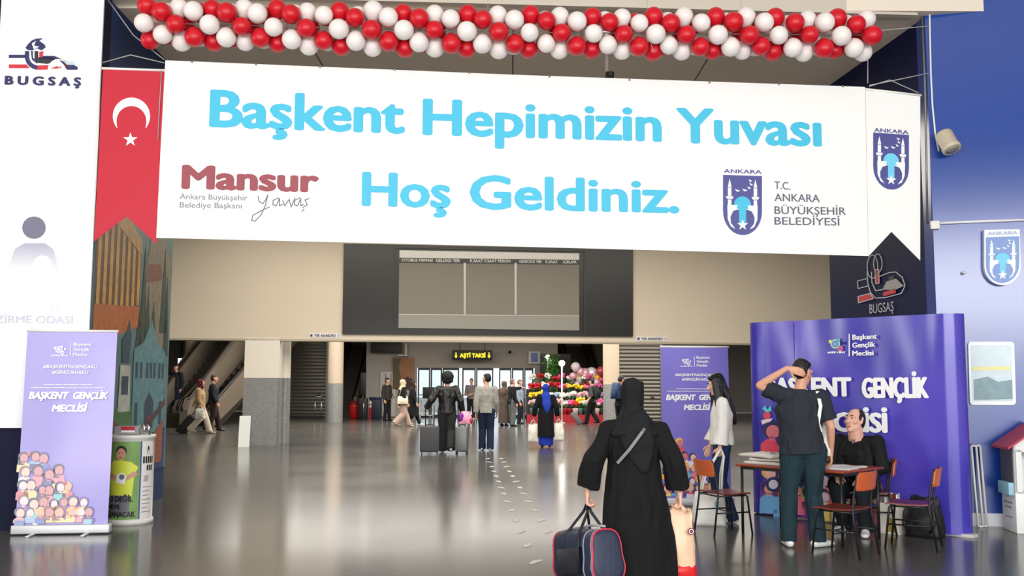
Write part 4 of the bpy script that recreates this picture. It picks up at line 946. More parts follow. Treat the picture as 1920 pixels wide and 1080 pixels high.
def wtxt(st, x0, x1, z, h, m, bold):
    vs, fs = text_geo(st); a = min(v[0] for v in vs); b_ = max(v[0] for v in vs); mb = MB()
    for k in range(8):
        dx, dz_ = bold * math.cos(k * math.pi / 4), bold * math.sin(k * math.pi / 4)
        mb.add([cy.p(x0 + (x - a) / (b_ - a) * (x1 - x0) + dx, z + h * y / CAP + dz_, .008) for x, y in vs], fs, m)
    adopt(mb.build('wrap_lettering'), t)
wtxt('O DEĞİL', -.15, .11, .255, .055, ip, .003); wtxt('HEYE', -.17, -.02, .175, .045, ip, .003); wtxt('KAZANACAK', -.24, .14, .09, .055, ip, .003)
mb = MB(); mb.box(bc + Vector((-.02, -.02, 1.02)), (.27, .25, .09), M('clear_grey_plastic', (176, 178, 180), .15, alpha=.6), bev=.01); adopt(mb.build('top_tray'), t)
mb = MB(); mb.box(bc + Vector((-.0, -.148, 1.04)), (.15, .004, .04), M('red_label', (196, 40, 60), .5)); mb.box(bc + Vector((0, -.149, 1.008)), (.15, .004, .02), wprint); adopt(mb.build('tray_label'), t)
for k in range(2):
    mb = MB(); mb.tube([bc + Vector((.13 + .05 * k, -.1, .97)), bc + Vector((.13 + .05 * k, -.11, 1.05)), bc + Vector((.15 + .05 * k, -.12, 1.075)), bc + Vector((.17 + .05 * k, -.12, 1.05)), bc + Vector((.175 + .05 * k, -.11, .97))], .014, chrome, 8); adopt(mb.build('handle'), t)

# ------------------------------------------------------------------ little book house, leaning frames by the blue wall
ra = math.atan2(RWP.u.y, RWP.u.x)
hc = Vector((5.62, 10.52, 0)); q = Matrix.Rotation(ra + R(6), 3, 'Z')
def hq(x, y, z): return hc + q @ Vector((x, y, z))
wm = M('white_house_board', (230, 230, 228), .45); redr = M('red_roof_board', (176, 30, 54), .4)
t = thing('house_stand', 'white house-shaped stand with red gable roof against the blue wall', 'stand', hc)
HW, HD = .30, .19
mb = MB(); mb.box(hq(0, 0, .21), (2 * HW, 2 * HD, .42), wm, ra + R(6), bev=.008); adopt(mb.build('base_cabinet'), t)
mb = MB()
mb.box(hq(0, HD - .012, .67), (2 * HW - .04, .02, .5), wm, ra + R(6)); mb.box(hq(-HW + .012, 0, .67), (.022, 2 * HD, .5), wm, ra + R(6)); mb.box(hq(HW - .012, 0, .67), (.022, 2 * HD, .5), wm, ra + R(6))
mb.prism([hq(-HW, -HD, .85), hq(HW, -HD, .85), hq(HW, -HD, .93), hq(0, -HD, 1.12), hq(-HW, -HD, .93)], q @ Vector((0, .02, 0)), wm)
mb.box(hq(-HW + .04, -HD + .01, .65), (.08, .02, .44), wm, ra + R(6)); mb.box(hq(HW - .04, -HD + .01, .65), (.08, .02, .44), wm, ra + R(6)); adopt(mb.build('open_cupboard'), t)
for s in (-1, 1):
    mb = MB(); mb.prism([hq(s * (HW + .07), -HD - .05, .875), hq(0, -HD - .05, 1.135), hq(0, -HD - .05, 1.16), hq(s * (HW + .07), -HD - .05, .90)], q @ Vector((0, 2 * HD + .1, 0)), redr); adopt(mb.build('roof_panel'), t)
FPf = Plane(hq(-HW, -HD - .012, 0), q @ Vector((1, 0, 0))); FPs = Plane(hq(-HW - .003, HD, 0), q @ Vector((0, -1, 0)))
fl = Flat(FPf); fl.smudge(.17, .32, .94, .025, M('lilac_ink', (196, 180, 206), .5), 2, 3); fl.smudge(.33, .45, .94, .025, M('aqua_ink', (150, 214, 226), .5), 2, 6); fl.smudge(.12, .36, .36, .03, M('violet_ink', (150, 130, 184), .5), 2, 5)
adopt(fl.build('front_lettering'), t)
fl = Flat(FPf); fl.polyw([(.16, .06), (.36, .06), (.36, .15), (.29, .17), (.22, .16), (.16, .12)], M('crimson_print', (160, 44, 74), .5), 2); fl.polyw([(.2, .14), (.34, .14), (.36, .22), (.29, .27), (.22, .25)], wprint, 3); fl.polyw([(.28, .12), (.37, .13), (.37, .24), (.31, .25)], M('grey_figure_print', (80, 80, 92), .5), 4)
fl.discw((.28, .295), .028, M('figure_skin_print', (200, 150, 130), .5), 3); fl.discw((.28, .31), .028, M('figure_hair_print', (50, 40, 60), .5), 2)
for p in fl.v: p += FPf.n * .003
adopt(fl.build('front_picture'), t)
mb = MB(); mb.box(hq(-HW - .006, 0, .68), (.008, 2 * HD - .06, .42), M('dark_poster_print', (66, 60, 72), .4, var=.5, vscale=6), ra + R(6)); adopt(mb.build('side_poster'), t)
mb = MB(); mb.box(hq(-HW - .03, -.02, .46), (.055, 2 * HD - .08, .13), M('pale_blue_leaflets', (150, 196, 214), .5, var=.3, vscale=12), ra + R(6), bev=.004); adopt(mb.build('leaflet_tray'), t)
fl = Flat(FPs); gi_ = M('grey_ink', (136, 136, 142), .5); fl.smudge(.08, .3, .3, .022, gi_, 2, 2); fl.smudge(.1, .28, .25, .022, gi_, 2, 7); fl.smudge(.12, .3, .15, .016, gi_, 2, 8)
for p in fl.v: p += FPs.n * .003
adopt(fl.build('side_lettering'), t)
t = thing('slim_rack', 'narrow white barred rack leaning between the violet display wall and the house-shaped stand', 'rack', RWP.hit(1832, 960))
mb = MB(); o = RWP.n
pA, pB = RWP.hit(1818, 832), RWP.hit(1826, 972); 
for x0, x1, off in ((1818, 1827, .16), (1828, 1836, .12)):
    a, b_ = RWP.hit(x0, 835) + o * (off - .08), RWP.hit(x0 + 9, 966) + o * off; b_.z = .0 if x0 < 1825 else .0
    mb.tube([a, b_ + Vector((0, 0, .012))], .012, wpl, 8)
    a2, b2 = RWP.hit(x1, 835) + o * (off - .08), RWP.hit(x1 + 9, 966) + o * off; b2.z = .012
    mb.tube([a2, b2], .012, wpl, 8); mb.tube([a, a2], .012, wpl, 8); mb.tube([b_ + Vector((0, 0, .012)), b2], .012, wpl, 8)
adopt(mb.build('frame_bars'), t)

# ------------------------------------------------------------------ floor footprints
fpm = M('white_floor_sticker', (190, 186, 176), .4)
def footprint():
    bm = bmesh.new(); pts = []
    for k in range(20):
        a = 2 * math.pi * k / 20; y = math.sin(a); w = (.042 if y > 0 else .03) * (1 if abs(y) > .2 else .9); pts.append((w * math.cos(a) + .006 * y, .12 * y))
    vs = [bm.verts.new((x, y, .001)) for x, y in pts]; f_ = bm.faces.new(vs); e = bmesh.ops.extrude_face_region(bm, geom=[f_])
    for v in e['geom']:
        if isinstance(v, bmesh.types.BMVert): v.co.z = .003
    mb = MB(); mb.bm(bm, fpm); return mb.mesh('footprint_sticker')
fpme = footprint(); ad = math.atan((850 - 960) / F)
for k, y in enumerate((1054, 1023, 997, 976, 957, 940.7, 926, 914.5, 903, 893, 884, 875, 866.6, 860)):
    for s, xa, sl in (('row nearer the pillar', 851, .4536), ('row nearer the black-robed person', 848.5, .644)):
        g = G(xa + sl * (y - 718), y); o = bpy.data.objects.new('footprint_sticker', fpme); COL.objects.link(o); o.location = (g.x, g.y, 0)
        o.rotation_euler = (0, 0, -ad + random.uniform(-.5, .5)); w_ = ('pale footprint sticker on the floor, ' + s)
        tag(o, w_, 'floor sticker', 'footprint stickers, ' + s)
# ------------------------------------------------------------------ concourse beyond the lintel
def up_at(px, py, Y): return U(px, py, Y)
def panel(nm, x0, y0, x1, y1, Y, th, m, par=None, bev=0.0, back=True):
    """A box whose front face fills the photo rectangle at depth Y."""
    a = U(x0, y0, Y); b_ = U(x1, y1, Y); mb = MB()
    mb.box(((a.x + b_.x) / 2, Y + th / 2, (a.z + b_.z) / 2), (abs(b_.x - a.x), th, abs(a.z - b_.z)), m, bev=bev)
    o = mb.build(nm)
    return adopt(o, par) if par is not None else o
shm = M('galvanised_shutter', (104, 100, 92), .35, metal=.6)
def shutter(px0, px1, Y, H, lab):
    x0, x1 = U(px0, 700, Y).x, U(px1, 700, Y).x; t = thing('roller_shutter', lab, 'shutter', ((x0 + x1) / 2, Y, 0), 0, 'grey roller shutters')
    w = x1 - x0; mb = MB(); vs = []; fs = []; n_ = 26; sub = 6; k = 0
    prof = []
    for i in range(n_):
        for j in range(sub): a = j / sub; prof.append((-.045 * math.sin(math.pi * a), H * (i + a) / n_))
    prof.append((0, H)); K = len(prof)
    vs = [(-w / 2, y, z) for y, z in prof] + [(w / 2, y, z) for y, z in prof] + [(-w / 2, .06, z) for y, z in prof] + [(w / 2, .06, z) for y, z in prof]
    for i in range(K - 1): fs += [(i, K + i, K + i + 1, i + 1), (2 * K + i, 2 * K + i + 1, 3 * K + i + 1, 3 * K + i)]
    mb.add(vs, fs, shm, True); mb.build('curtain', t)
    for s in (-1, 1):
        mb = MB(); mb.box((s * (w / 2 + .04), 0, H / 2), (.08, .16, H), grey); mb.build('guide_rail', t)
    mb = MB(); mb.box((0, -.02, .06), (w, .1, .1), dgrey); mb.build('bottom_bar', t)
    mb = MB(); mb.box((w * .3, -.055, 1.0), (.16, .03, .06), black); mb.build('lock', t)
shutter(546, 612, 42.6, 3.9, 'grey roller shutter between the slim column and the escalator column')
shutter(1161, 1238, 38.5, 3.9, 'grey roller shutter behind the person in black, beside the flower stall')
balm = M('bronze_balustrade', (118, 108, 94), .45, metal=.2); rubber = M('black_handrail_rubber', (22, 21, 20), .4); stepm = M('dark_step_metal', (70, 66, 60), .5, metal=.5)
def escalator(px, Y, hd, w, run, lab, name='escalator'):
    o = GY(px, Y); d = Vector((hd, 1, 0)).normalized(); s_ = Vector((d.y, -d.x, 0)); sl = math.tan(R(30))
    t = thing(name, lab, 'escalator', o)
    def q(a, b_, c): return o + d * a + s_ * b_ + Vector((0, 0, c))
    mb = MB(); n_ = int(run / .4)
    for k in range(n_):
        mb.prism([q(.4 * k + .4, -w / 2, max(0, .4 * k * sl - .3)), q(.4 * k + .8, -w / 2, .4 * k * sl - .05), q(.4 * k + .8, -w / 2, (k + 1) * .4 * sl - .001), q(.4 * k + .4, -w / 2, (k + 1) * .4 * sl - .001)], s_ * w, stepm)
    adopt(mb.build('steps'), t)
    for b_ in (-1, 1):
        x0 = b_ * (w / 2 + .02); mb = MB(); L_ = run
        mb.prism([q(-.3, x0, 0), q(L_, x0, L_ * sl - .45), q(L_, x0, L_ * sl + .85), q(.3, x0, .95), q(-.1, x0, .9), q(-.3, x0, .6)], s_ * (b_ * .28), balm)
        ba = adopt(mb.build('balustrade'), t)
        mb = MB(); c_ = x0 + b_ * .08; mb.tube([q(-.25, c_, .5), q(-.3, c_, .7), q(-.1, c_, .95), q(.3, c_, 1.0), q(L_, c_, L_ * sl + .9)], .045, rubber, 8)
        h = mb.build('handrail'); h.parent = ba
    return t
escalator(372, 34.5, .22, 1.0, 6.5, 'bronze escalator rising behind the person in the dark jacket')
escalator(318, 33.5, .08, 1.0, 6.5, 'escalator carrying one person, nearest the mural wall')
escalator(640, 44.4, -.02, .9, 6.3, 'escalator rising beside the column with the red bin')
escalator(1112, 44.4, -.1, 1.1, 6.3, 'escalator rising behind the foil balloons of the flower stall')
# slim barrier rails
def rail(px0, y0, px1, y1, n_, H, lab):
    a, b_ = G(px0, y0), G(px1, y1); t = thing('barrier_rail', lab, 'railing', (a + b_) / 2)
    for k in range(n_):
        p = a.lerp(b_, k / max(1, n_ - 1)); mb = MB(); mb.tube([p, p + Vector((0, 0, H))], .022, chrome, 8); adopt(mb.build('post'), t)
    mb = MB(); mb.tube([a + Vector((0, 0, H)), b_ + Vector((0, 0, H))], .024, chrome, 8); adopt(mb.build('top_bar'), t)
rail(407, 784, 432, 770, 4, 1.0, 'polished barrier rail at the foot of the bronze escalator')
rail(590, 786, 602, 786, 2, .95, 'short polished barrier rail before the left-side roller shutter')
# white board leaning on the square pillar
pb = thing('leaning_board', 'white board leaning against the foot of the square mosaic pillar', 'board', WP.hit(460, 836))
a, b_ = G(449, 838), G(470, 837); n_ = WP.n; mb = MB(); a = Vector((a.x, a.y, 0)); b_ = Vector((b_.x, b_.y, 0)); ww = b_ - a
tp = -n_ * .12 + Vector((0, 0, .74)); a -= Vector((0, .12, 0)); b_ -= Vector((0, .12, 0))
mb.prism([a, b_, b_ + tp, a + tp], n_ * .02, M('white_melamine', (226, 230, 228), .3)); adopt(mb.build('board_panel'), pb)
# taxi sign
SP = Plane(U(885, 665, 43.2), (1, 0, 0))
t = thing('taxi_sign', 'black hanging sign with glowing yellow taxi lettering over the doors', 'sign', SP.O)
panel('housing', 848, 656.5, 923, 675.5, 43.2, .15, M('black_sign_box', (28, 26, 20), .4), t, .01)
yl = M('yellow_led', (255, 226, 30), .5, emit=2.2)
for s in (855, 917):
    fl = Flat(SP); fl.poly([(s - .9, 661), (s + .9, 661), (s + .9, 667), (s + 2.8, 667), (s, 671.5), (s - 2.8, 667), (s - .9, 667)], yl, 3); adopt(fl.build('arrow'), t)
lettering(t, 'taxi_lettering', SP, [[('AŞTİ', (862, 670), (882, 670), 7, yl, .03), ('TAKSİ', (885, 670), (910, 670), 7, yl, .03)]], .004)
for s in (862, 909):
    mb = MB(); p = U(s, 657, 43.27); mb.tube([p, Vector((p.x, p.y, 4.0))], .015, dgrey, 6); adopt(mb.build('hanger'), t)
# screens, poster, door, fittings
t = thing('ceiling_screen', 'black wide screen hanging high over the white door', 'screen', U(723, 652, 43.5))
panel('housing', 695, 641, 752, 661.5, 43.5, .18, black, t, .01); mb = MB(); p = U(723, 641, 43.6); mb.tube([p, Vector((p.x, p.y, 4.0))], .03, dgrey, 8); adopt(mb.build('mount'), t)
t = thing('wall_screen', 'white framed screen with blue picture on the end wall over the flower stall', 'screen', U(1002, 671, 43.8))
panel('frame', 991, 659, 1013.5, 682, 43.8, .12, white, t, .01); panel('picture', 995.5, 661.5, 1008.5, 679, 43.79, .02, M('blue_screen_picture', (70, 80, 130), .3, emit=.25, var=.5, vscale=3), t)
t = thing('portrait_poster', 'brown and tan printed poster on the end wall beside the doors', 'poster', U(756, 700, 43.85))
panel('sheet', 737, 670.5, 775.5, 729, 43.85, .03, M('tan_poster_print', (170, 116, 70), .5, var=.3, vscale=2), t)
fl = Flat(Plane(U(756, 700, 43.85), (1, 0, 0))); fl.poly([(737, 671), (752, 671), (748, 690), (752, 706), (746, 729), (737, 729)], M('olive_shadow_print', (96, 84, 54), .5), 2); fl.poly([(752, 729), (754, 712), (764, 706), (775, 712), (775, 729)], M('dark_brown_print', (72, 48, 36), .5), 2); fl.disc((766, 722), 5, M('dark_brown_print', (72, 48, 36), .5), 3)
for v in fl.v: v.y -= .004
adopt(fl.build('printed_picture'), t)
t = thing('service_door', 'white service door in the end wall behind the person in dark clothes', 'door', U(727, 776, 43.9))
panel('leaf', 713, 697, 741, 781, 43.92, .06, M('white_door_leaf', (214, 212, 206), .4), t, .01)
for k in (722, 732): panel('groove', k, 700, k + 1, 778, 43.905, .02, grey, t)
panel('push_bar', 714, 744, 740, 746, 43.86, .06, dgrey, t)
t = thing('security_camera', 'small dome camera on a bracket over the glazed doors', 'camera', U(957, 661, 43.7))
mb = MB(); p = U(956, 658, 43.95); mb.tube([p + Vector((0, .06, 0)), p - Vector((0, .3, 0))], .02, white, 8); adopt(mb.build('bracket'), t); mb = MB(); mb.ball(p - Vector((0, .3, .06)), .075, black); adopt(mb.build('dome'), t)
t = thing('speaker_bracket', 'white bracketed speaker above the end wall poster', 'speaker', U(757, 655, 43.6)); panel('bracket', 746, 665, 764, 667.5, 43.6, .42, white, t); panel('speaker_box', 759, 644, 763, 665, 43.6, .2, M('cream_box', (220, 216, 206), .5), t, .01)
# posts, bins and stand
def post(px, y, H, lab):
    p = G(px, y); t = thing('bollard', lab, 'bollard', p); mb = MB(); mb.cyl(p, .06, H * .62, M('red_enamel', (186, 26, 30), .35), 16); adopt(mb.build('post'), t)
    mb = MB(); mb.cyl(p + Vector((0, 0, H * .62)), .062, H * .3, white, 16); mb.cyl(p + Vector((0, 0, H * .74)), .063, H * .05, MATS['red_enamel'], 16); adopt(mb.build('band'), t); mb = MB(); mb.lathe(p + Vector((0, 0, H * .92)), [(.06, 0), (.05, .03), (.02, .05)], white, 16); adopt(mb.build('cap'), t)
post(693.5, 785, .78, 'red and white bollard beside the black stand')
p = G(664, 785); t = thing('waste_bin', 'red plastic bin beside the escalator column', 'bin', p); mb = MB(); mb.lathe(p, [(.14, 0), (.2, .04), (.23, .55), (.23, .6), (.2, .62)], MATS['red_enamel'], 16); adopt(mb.build('body'), t); mb = MB(); mb.lathe(p + Vector((0, 0, .62)), [(.24, 0), (.24, .04), (.16, .11), (.03, .14)], M('dark_red_lid', (130, 18, 24), .4), 16); adopt(mb.build('lid'), t)
p = G(680, 786); t = thing('display_stand', 'tall black screen stand beside the red and white bollard', 'stand', p); mb = MB(); mb.box(p + Vector((0, .1, .45)), (.36, .3, .9), black, bev=.02); adopt(mb.build('cabinet'), t); mb = MB(); mb.box(p + Vector((-.02, .12, 1.5)), (.24, .08, .95), black, bev=.01); adopt(mb.build('screen'), t); mb = MB(); mb.box(p + Vector((-.02, .12, .96)), (.08, .06, .16), dgrey); adopt(mb.build('neck'), t); mb = MB(); mb.tube([p + Vector((.05, -.12, 0)), p + Vector((.05, -.12, .9))], .018, chrome, 8); adopt(mb.build('front_post'), t)
p = G(700, 785); t = thing('storage_box', 'dark blue lidded box beside the white service door', 'box', p); mb = MB(); mb.box(p + Vector((.05, .3, .42)), (.5, .45, .84), M('dark_blue_plastic', (24, 34, 58), .5), bev=.03); adopt(mb.build('body'), t); mb = MB(); mb.box(p + Vector((.05, .3, .88)), (.54, .5, .08), M('blue_lid', (36, 50, 86), .4), bev=.02); adopt(mb.build('lid'), t)
p = G(800, 783); t = thing('white_table', 'small white table with dark monitor before the glazed doors', 'table', p)
w = 28 / F * p.y
mb = MB(); mb.box(p + Vector((0, .2, .78)), (w, .5, .05), white, bev=.01); adopt(mb.build('tabletop'), t)
for sx in (-1, 1):
    for sy in (0, 1):
        mb = MB(); mb.box(p + Vector((sx * (w / 2 - .04), .02 + .38 * sy, .38)), (.05, .05, .76), white); adopt(mb.build('leg'), t)
mb = MB(); mb.box(p + Vector((0, .01, .1)), (w - .1, .03, .04), white); adopt(mb.build('stretcher'), t)
t = thing('monitor', 'dark flat monitor standing on the small white table', 'screen', p + Vector((0, .2, .805))); mb = MB(); mb.box(p + Vector((.1, .2, 1.1)), (w - .05, .05, .5), black, bev=.01); adopt(mb.build('screen'), t); mb = MB(); mb.box(p + Vector((.1, .22, .83)), (.2, .15, .05), black); adopt(mb.build('foot'), t)
panel('x', 0, 0, 1, 1, 60, .01, white) if False else None
t = thing('lit_panel', 'small bright lit panel beside the round column by the escalators', 'sign', U(340, 680, 40)); panel('panel', 333.5, 671.5, 346.5, 688.5, 40, .1, M('lit_panel_face', (255, 250, 242), .5, emit=1.6), t, .01)
mb = MB(); pz = U(340, 680, 40.05); mb.tube([Vector((pz.x, pz.y, 0)), Vector((pz.x, pz.y, 4.0))], .03, dgrey, 8); adopt(mb.build('post'), t)

# ------------------------------------------------------------------ flower stall
FY = 39.0
def fx_(px): return (px - 960) / F * FY
t = thing('flower_stand', 'tiered flower stall with red skirts beside the pale column', 'stall', (fx_(1062), FY, 0))
for k, (h, d0) in enumerate(((.32, -.6), (.62, -.1), (.95, .4), (1.3, .9))):
    mb = MB(); mb.box((fx_(1062), FY + d0 + .5, h / 2), (fx_(1136) - fx_(988), 1.0, h), M('red_skirt', (160, 22, 36), .6) if k == 0 else M('dark_tier', (60, 44, 42), .7)); adopt(mb.build('tier'), t)
mb = MB(); mb.box((fx_(1047), FY + 2.75, 1.4), (fx_(1075) - fx_(1014), .1, 2.8), M('interior_shade', (48, 44, 40), .8)); adopt(mb.build('interior_shade_sheet'), t)  # dark sheet painted in for the unlit shop interior behind the stall
fcol = [('red', (190, 20, 36)), ('white', (232, 228, 222)), ('pink', (226, 90, 150)), ('yellow', (236, 206, 50)), ('pale pink', (232, 180, 190)), ('orange', (224, 120, 60)), ('lilac', (170, 130, 190)), ('pale blue', (150, 190, 210))]
rnd = random.Random(21)
def bouquet(c, r_, h, ci, bucket, lab):
    nm, rgb = fcol[ci]; t = thing('flower_bucket', lab, 'flowers', c, 0, 'flower buckets on the stall tiers')
    mb = MB(); mb.lathe(c, [(r_ * .6, 0), (r_ * .8, .22), (r_ * .84, .24), (r_ * .5, .245)], bucket, 12); adopt(mb.build('bucket'), t)
    mb = MB()
    for k in range(9):
        a = rnd.uniform(0, 6.28); q = r_ * rnd.uniform(.2, .9); mb.tube([c + Vector((0, 0, .2)), c + Vector((q * math.cos(a), q * math.sin(a), .22 + h * .6))], .012, M('stem_green', (52, 96, 44), .6), 5)
    adopt(mb.build('stems'), t)
    mb = MB(); m = M('petals_' + nm.replace(' ', '_'), rgb, .6)
    for k in range(13):
        a = rnd.uniform(0, 6.28); q = r_ * math.sqrt(rnd.random()); mb.ball(c + Vector((q * math.cos(a), q * math.sin(a), .24 + h * rnd.uniform(.55, 1))), rnd.uniform(.045, .075), m, 1)
    o = adopt(mb.build('blossoms'), t)
bks = [M('bucket_white', (214, 210, 204), .5), M('bucket_red', (170, 30, 40), .5), M('bucket_teal', (80, 140, 140), .5), M('bucket_dark', (50, 60, 60), .5)]
tn = ['lowest', 'second', 'third', 'highest']; seen_ = {}
for k, (h, d0, n_) in enumerate(((.32, -.35, 14), (.62, .15, 13), (.95, .65, 12), (1.3, 1.15, 10))):
    for i in range(n_):
        px = 994 + (1132 - 994) * (i + .5) / n_; ci = rnd.choice([0, 1, 4, 2, 7, 6, 3, 1, 0, 4]) if k < 2 else (rnd.choice([0, 0, 1]) if px < 1050 else rnd.choice([2, 3, 1, 2]))
        bouquet(Vector((fx_(px), FY + d0 + rnd.uniform(-.1, .1), h)), .15, rnd.uniform(.25, .4), ci, rnd.choice(bks), '%s flowers in a bucket on the %s tier of the flower stall' % (fcol[ci][0], tn[k]))
# bushy plant, lamps, foil balloons
t = thing('potted_plant', 'tall bushy green plant lit at the back of the flower stall', 'plant', (fx_(1041), FY + 2.2, 1.3)); mb = MB(); mb.lathe((fx_(1041), FY + 2.2, 0), [(.2, 0), (.25, 1.5), (.27, 1.55), (.2, 1.56)], bks[3], 14); adopt(mb.build('pot'), t)
mb = MB(); lf = M('leaf_green', (70, 124, 48), .55, var=.4, vscale=4)
for k in range(420):
    a, b_, c_ = rnd.gauss(0, .17), rnd.gauss(0, .15), rnd.uniform(1.5, 2.75); p = Vector((fx_(1041) + a, FY + 2.2 + b_, c_)); u_ = Vector((rnd.uniform(-1, 1), rnd.uniform(-1, 1), rnd.uniform(-.6, .6))).normalized() * .1; w_ = u_.orthogonal().normalized() * .035
    mb.add([p - u_, p + w_, p + u_, p - w_], [(0, 1, 2, 3)], lf)
adopt(mb.build('foliage'), t)
lampm = M('globe_lamp_glass', (255, 252, 244), .4, emit=22)
def glamp(px, y, Y, lab, r_=.12):
    p = U(px, y, Y); t = thing('globe_lamp', lab, 'lamp', (p.x, p.y, 0)); mb = MB(); mb.tube([(p.x, p.y, 0), (p.x, p.y, p.z - .08)], .03, white, 8); adopt(mb.build('pole'), t); mb = MB(); mb.ball(p, r_, lampm); adopt(mb.build('globe'), t); mb = MB(); mb.cyl((p.x, p.y, 0), .12, .03, white, 16); adopt(mb.build('base'), t)
glamp(1053.5, 681, FY - .75, 'glowing globe lamp on a white pole at the front of the flower stall')
glamp(1027, 669, FY + 2.3, 'glowing globe lamp at the back of the flower stall', .09)
fm1 = [M('foil_white', (232, 226, 230), .2, metal=.2), M('foil_pink', (222, 170, 184), .25, metal=.2), M('foil_rose', (176, 70, 88), .25, metal=.2), M('foil_clear', (226, 214, 216), .15, alpha=.75)]
for k, (px, py, r_, mi) in enumerate(((1079, 688, .2, 3), (1088, 697, .18, 1), (1097, 700, .22, 1), (1109, 700, .26, 0), (1120, 706, .2, 0), (1127, 696, .2, 2), (1128, 713, .17, 2), (1086, 712, .18, 3), (1092, 718, .16, 2), (1102, 714, .16, 1), (1074, 705, .15, 1), (1118, 718, .2, 1), (1081, 722, .14, 0), (1070, 715, .14, 3))):
    p = U(px, py, FY + 1.0 + .12 * (k % 5)); t = thing('foil_balloon', ['white', 'pink', 'dark rose', 'clear'][mi] + ' balloon in the cluster over the flower stall', 'balloon', p, 0, 'balloons over the flower stall')
    mb = MB(); mb.lathe(p, [(.005, -r_ * 1.15), (r_ * .5, -r_ * .85), (r_ * .9, -r_ * .35), (r_, .1 * r_), (r_ * .8, r_ * .65), (r_ * .4, r_ * .93), (.01, r_)], fm1[mi], 14); adopt(mb.build('envelope'), t)
    mb = MB(); mb.tube([p - Vector((0, 0, r_ * 1.1)), Vector((fx_(1100), FY + 1.4, 1.3))], .004, white, 4); adopt(mb.build('string'), t)

dl = M('downlight_lens', (255, 244, 224), .4, emit=30)
for x, y in ((-8.9, 41), (-11.6, 36), (-5.5, 37), (-1.5, 40), (2.5, 37), (5.5, 41)):
    t = thing('downlight', 'round downlight in the concourse ceiling, seen only mirrored in the floor', 'lamp', (x, y, 3.98), 0, 'concourse downlights')
    mb = MB(); mb.cyl((0, 0, -.01), .16, .03, white, 20); mb.build('ring', t); mb = MB(); mb.cyl((0, 0, -.018), .12, .01, dl, 20); mb.build('lens', t)
# ------------------------------------------------------------------ people
V = Vector
def ell_pts(c, r, rot=None, n=10, m=6):
    r = (r, r, r) if isinstance(r, (int, float)) else r; out = []
    for j in range(m + 1):
        a = math.pi * j / m - math.pi / 2
        for k in range(n):
            b_ = 2 * math.pi * k / n; p = V((r[0] * math.cos(a) * math.cos(b_), r[1] * math.cos(a) * math.sin(b_), r[2] * math.sin(a)))
            out.append(V(c) + (rot @ p if rot else p))
            if j in (0, m): break
    return out
def ring_pts(c, axis, rx, ry=None, n=14, ref=None):
    """A flat round end across the limb axis: sharp cuffs and hems."""
    ry = rx if ry is None else ry; axis = V(axis).normalized(); ref = V(ref) if ref is not None else V((1, 0, 0))
    x = (ref - axis * ref.dot(axis)); x = x.normalized() if x.length > 1e-4 else axis.orthogonal().normalized(); y = axis.cross(x)
    return [V(c) + x * rx * math.cos(2 * math.pi * k / n) + y * ry * math.sin(2 * math.pi * k / n) for k in range(n)]
def E(c, r, rot=None): return ell_pts(c, r, rot)
def Rg(c, ax, rx, ry=None, ref=None): return ring_pts(c, ax, rx, ry, ref=ref)
def grow(nm, chains, voxel, m, smooth=2, fold=0.0, fs=(14, 14, 3), seed=0.0, fz=None):
    """One continuous surface grown over chains of rounded sections (each pair of neighbours is bridged, all are fused)."""
    bm = bmesh.new()
    for ch in chains:
        pairs = list(zip(ch, ch[1:])) if len(ch) > 1 else [(ch[0], [])]
        for a, b_ in pairs:
            t_ = bmesh.new(); vs = [t_.verts.new(p) for p in list(a) + list(b_)]
            r_ = bmesh.ops.convex_hull(t_, input=vs); 
            lo = [v for v in t_.verts if not v.link_faces]
            for v in lo: t_.verts.remove(v)
            me_ = bpy.data.meshes.new('t'); t_.to_mesh(me_); t_.free(); bm.from_mesh(me_); bpy.data.meshes.remove(me_)
    me = bpy.data.meshes.new('t'); bm.to_mesh(me); bm.free()
    o = bpy.data.objects.new('t', me); COL.objects.link(o)
    md = o.modifiers.new('r', 'REMESH'); md.mode = 'VOXEL'; md.voxel_size = voxel; md.adaptivity = 0
    if smooth: s_ = o.modifiers.new('s', 'SMOOTH'); s_.iterations = smooth; s_.factor = .5
    dg = bpy.context.evaluated_depsgraph_get(); out = bpy.data.meshes.new_from_object(o.evaluated_get(dg))
    bpy.data.objects.remove(o); bpy.data.meshes.remove(me)
    if fold:
        out.update(); nn = [v.normal.copy() for v in out.vertices]
        for v, n_ in zip(out.vertices, nn):
            p = v.co; k = noise.noise(V((p.x * fs[0] + seed, p.y * fs[1], p.z * fs[2]))) + .5 * noise.noise(V((p.x * fs[0] * 2.1, p.y * fs[1] * 2.1 + seed, p.z * fs[2] * 2.3)))
            w_ = 1.0 if fz is None else fz(p); v.co = p + n_ * (k * fold * w_)
    out.name = nm; out.materials.clear(); out.materials.append(m)
    for p in out.polygons: p.use_smooth = True
    return out
SKIN = M('skin', (206, 152, 124), .55, var=.06, vscale=12); SKINL = M('skin_light', (222, 172, 150), .55, var=.05, vscale=12)
HAIRB = M('black_hair', (9, 8, 8), .5, bump=.35, bscale=120, stretch=(1, 1, .12)); SOLE = M('white_shoe', (226, 226, 224), .5); DKSHOE = M('black_shoe', (22, 22, 24), .4)
EYEW = M('eye_white', (230, 226, 222), .3); EYED = M('eye_dark', (30, 20, 16), .2); BROW = M('brow_hair', (36, 26, 22), .7); LIP = M('lip_skin', (170, 92, 88), .5)

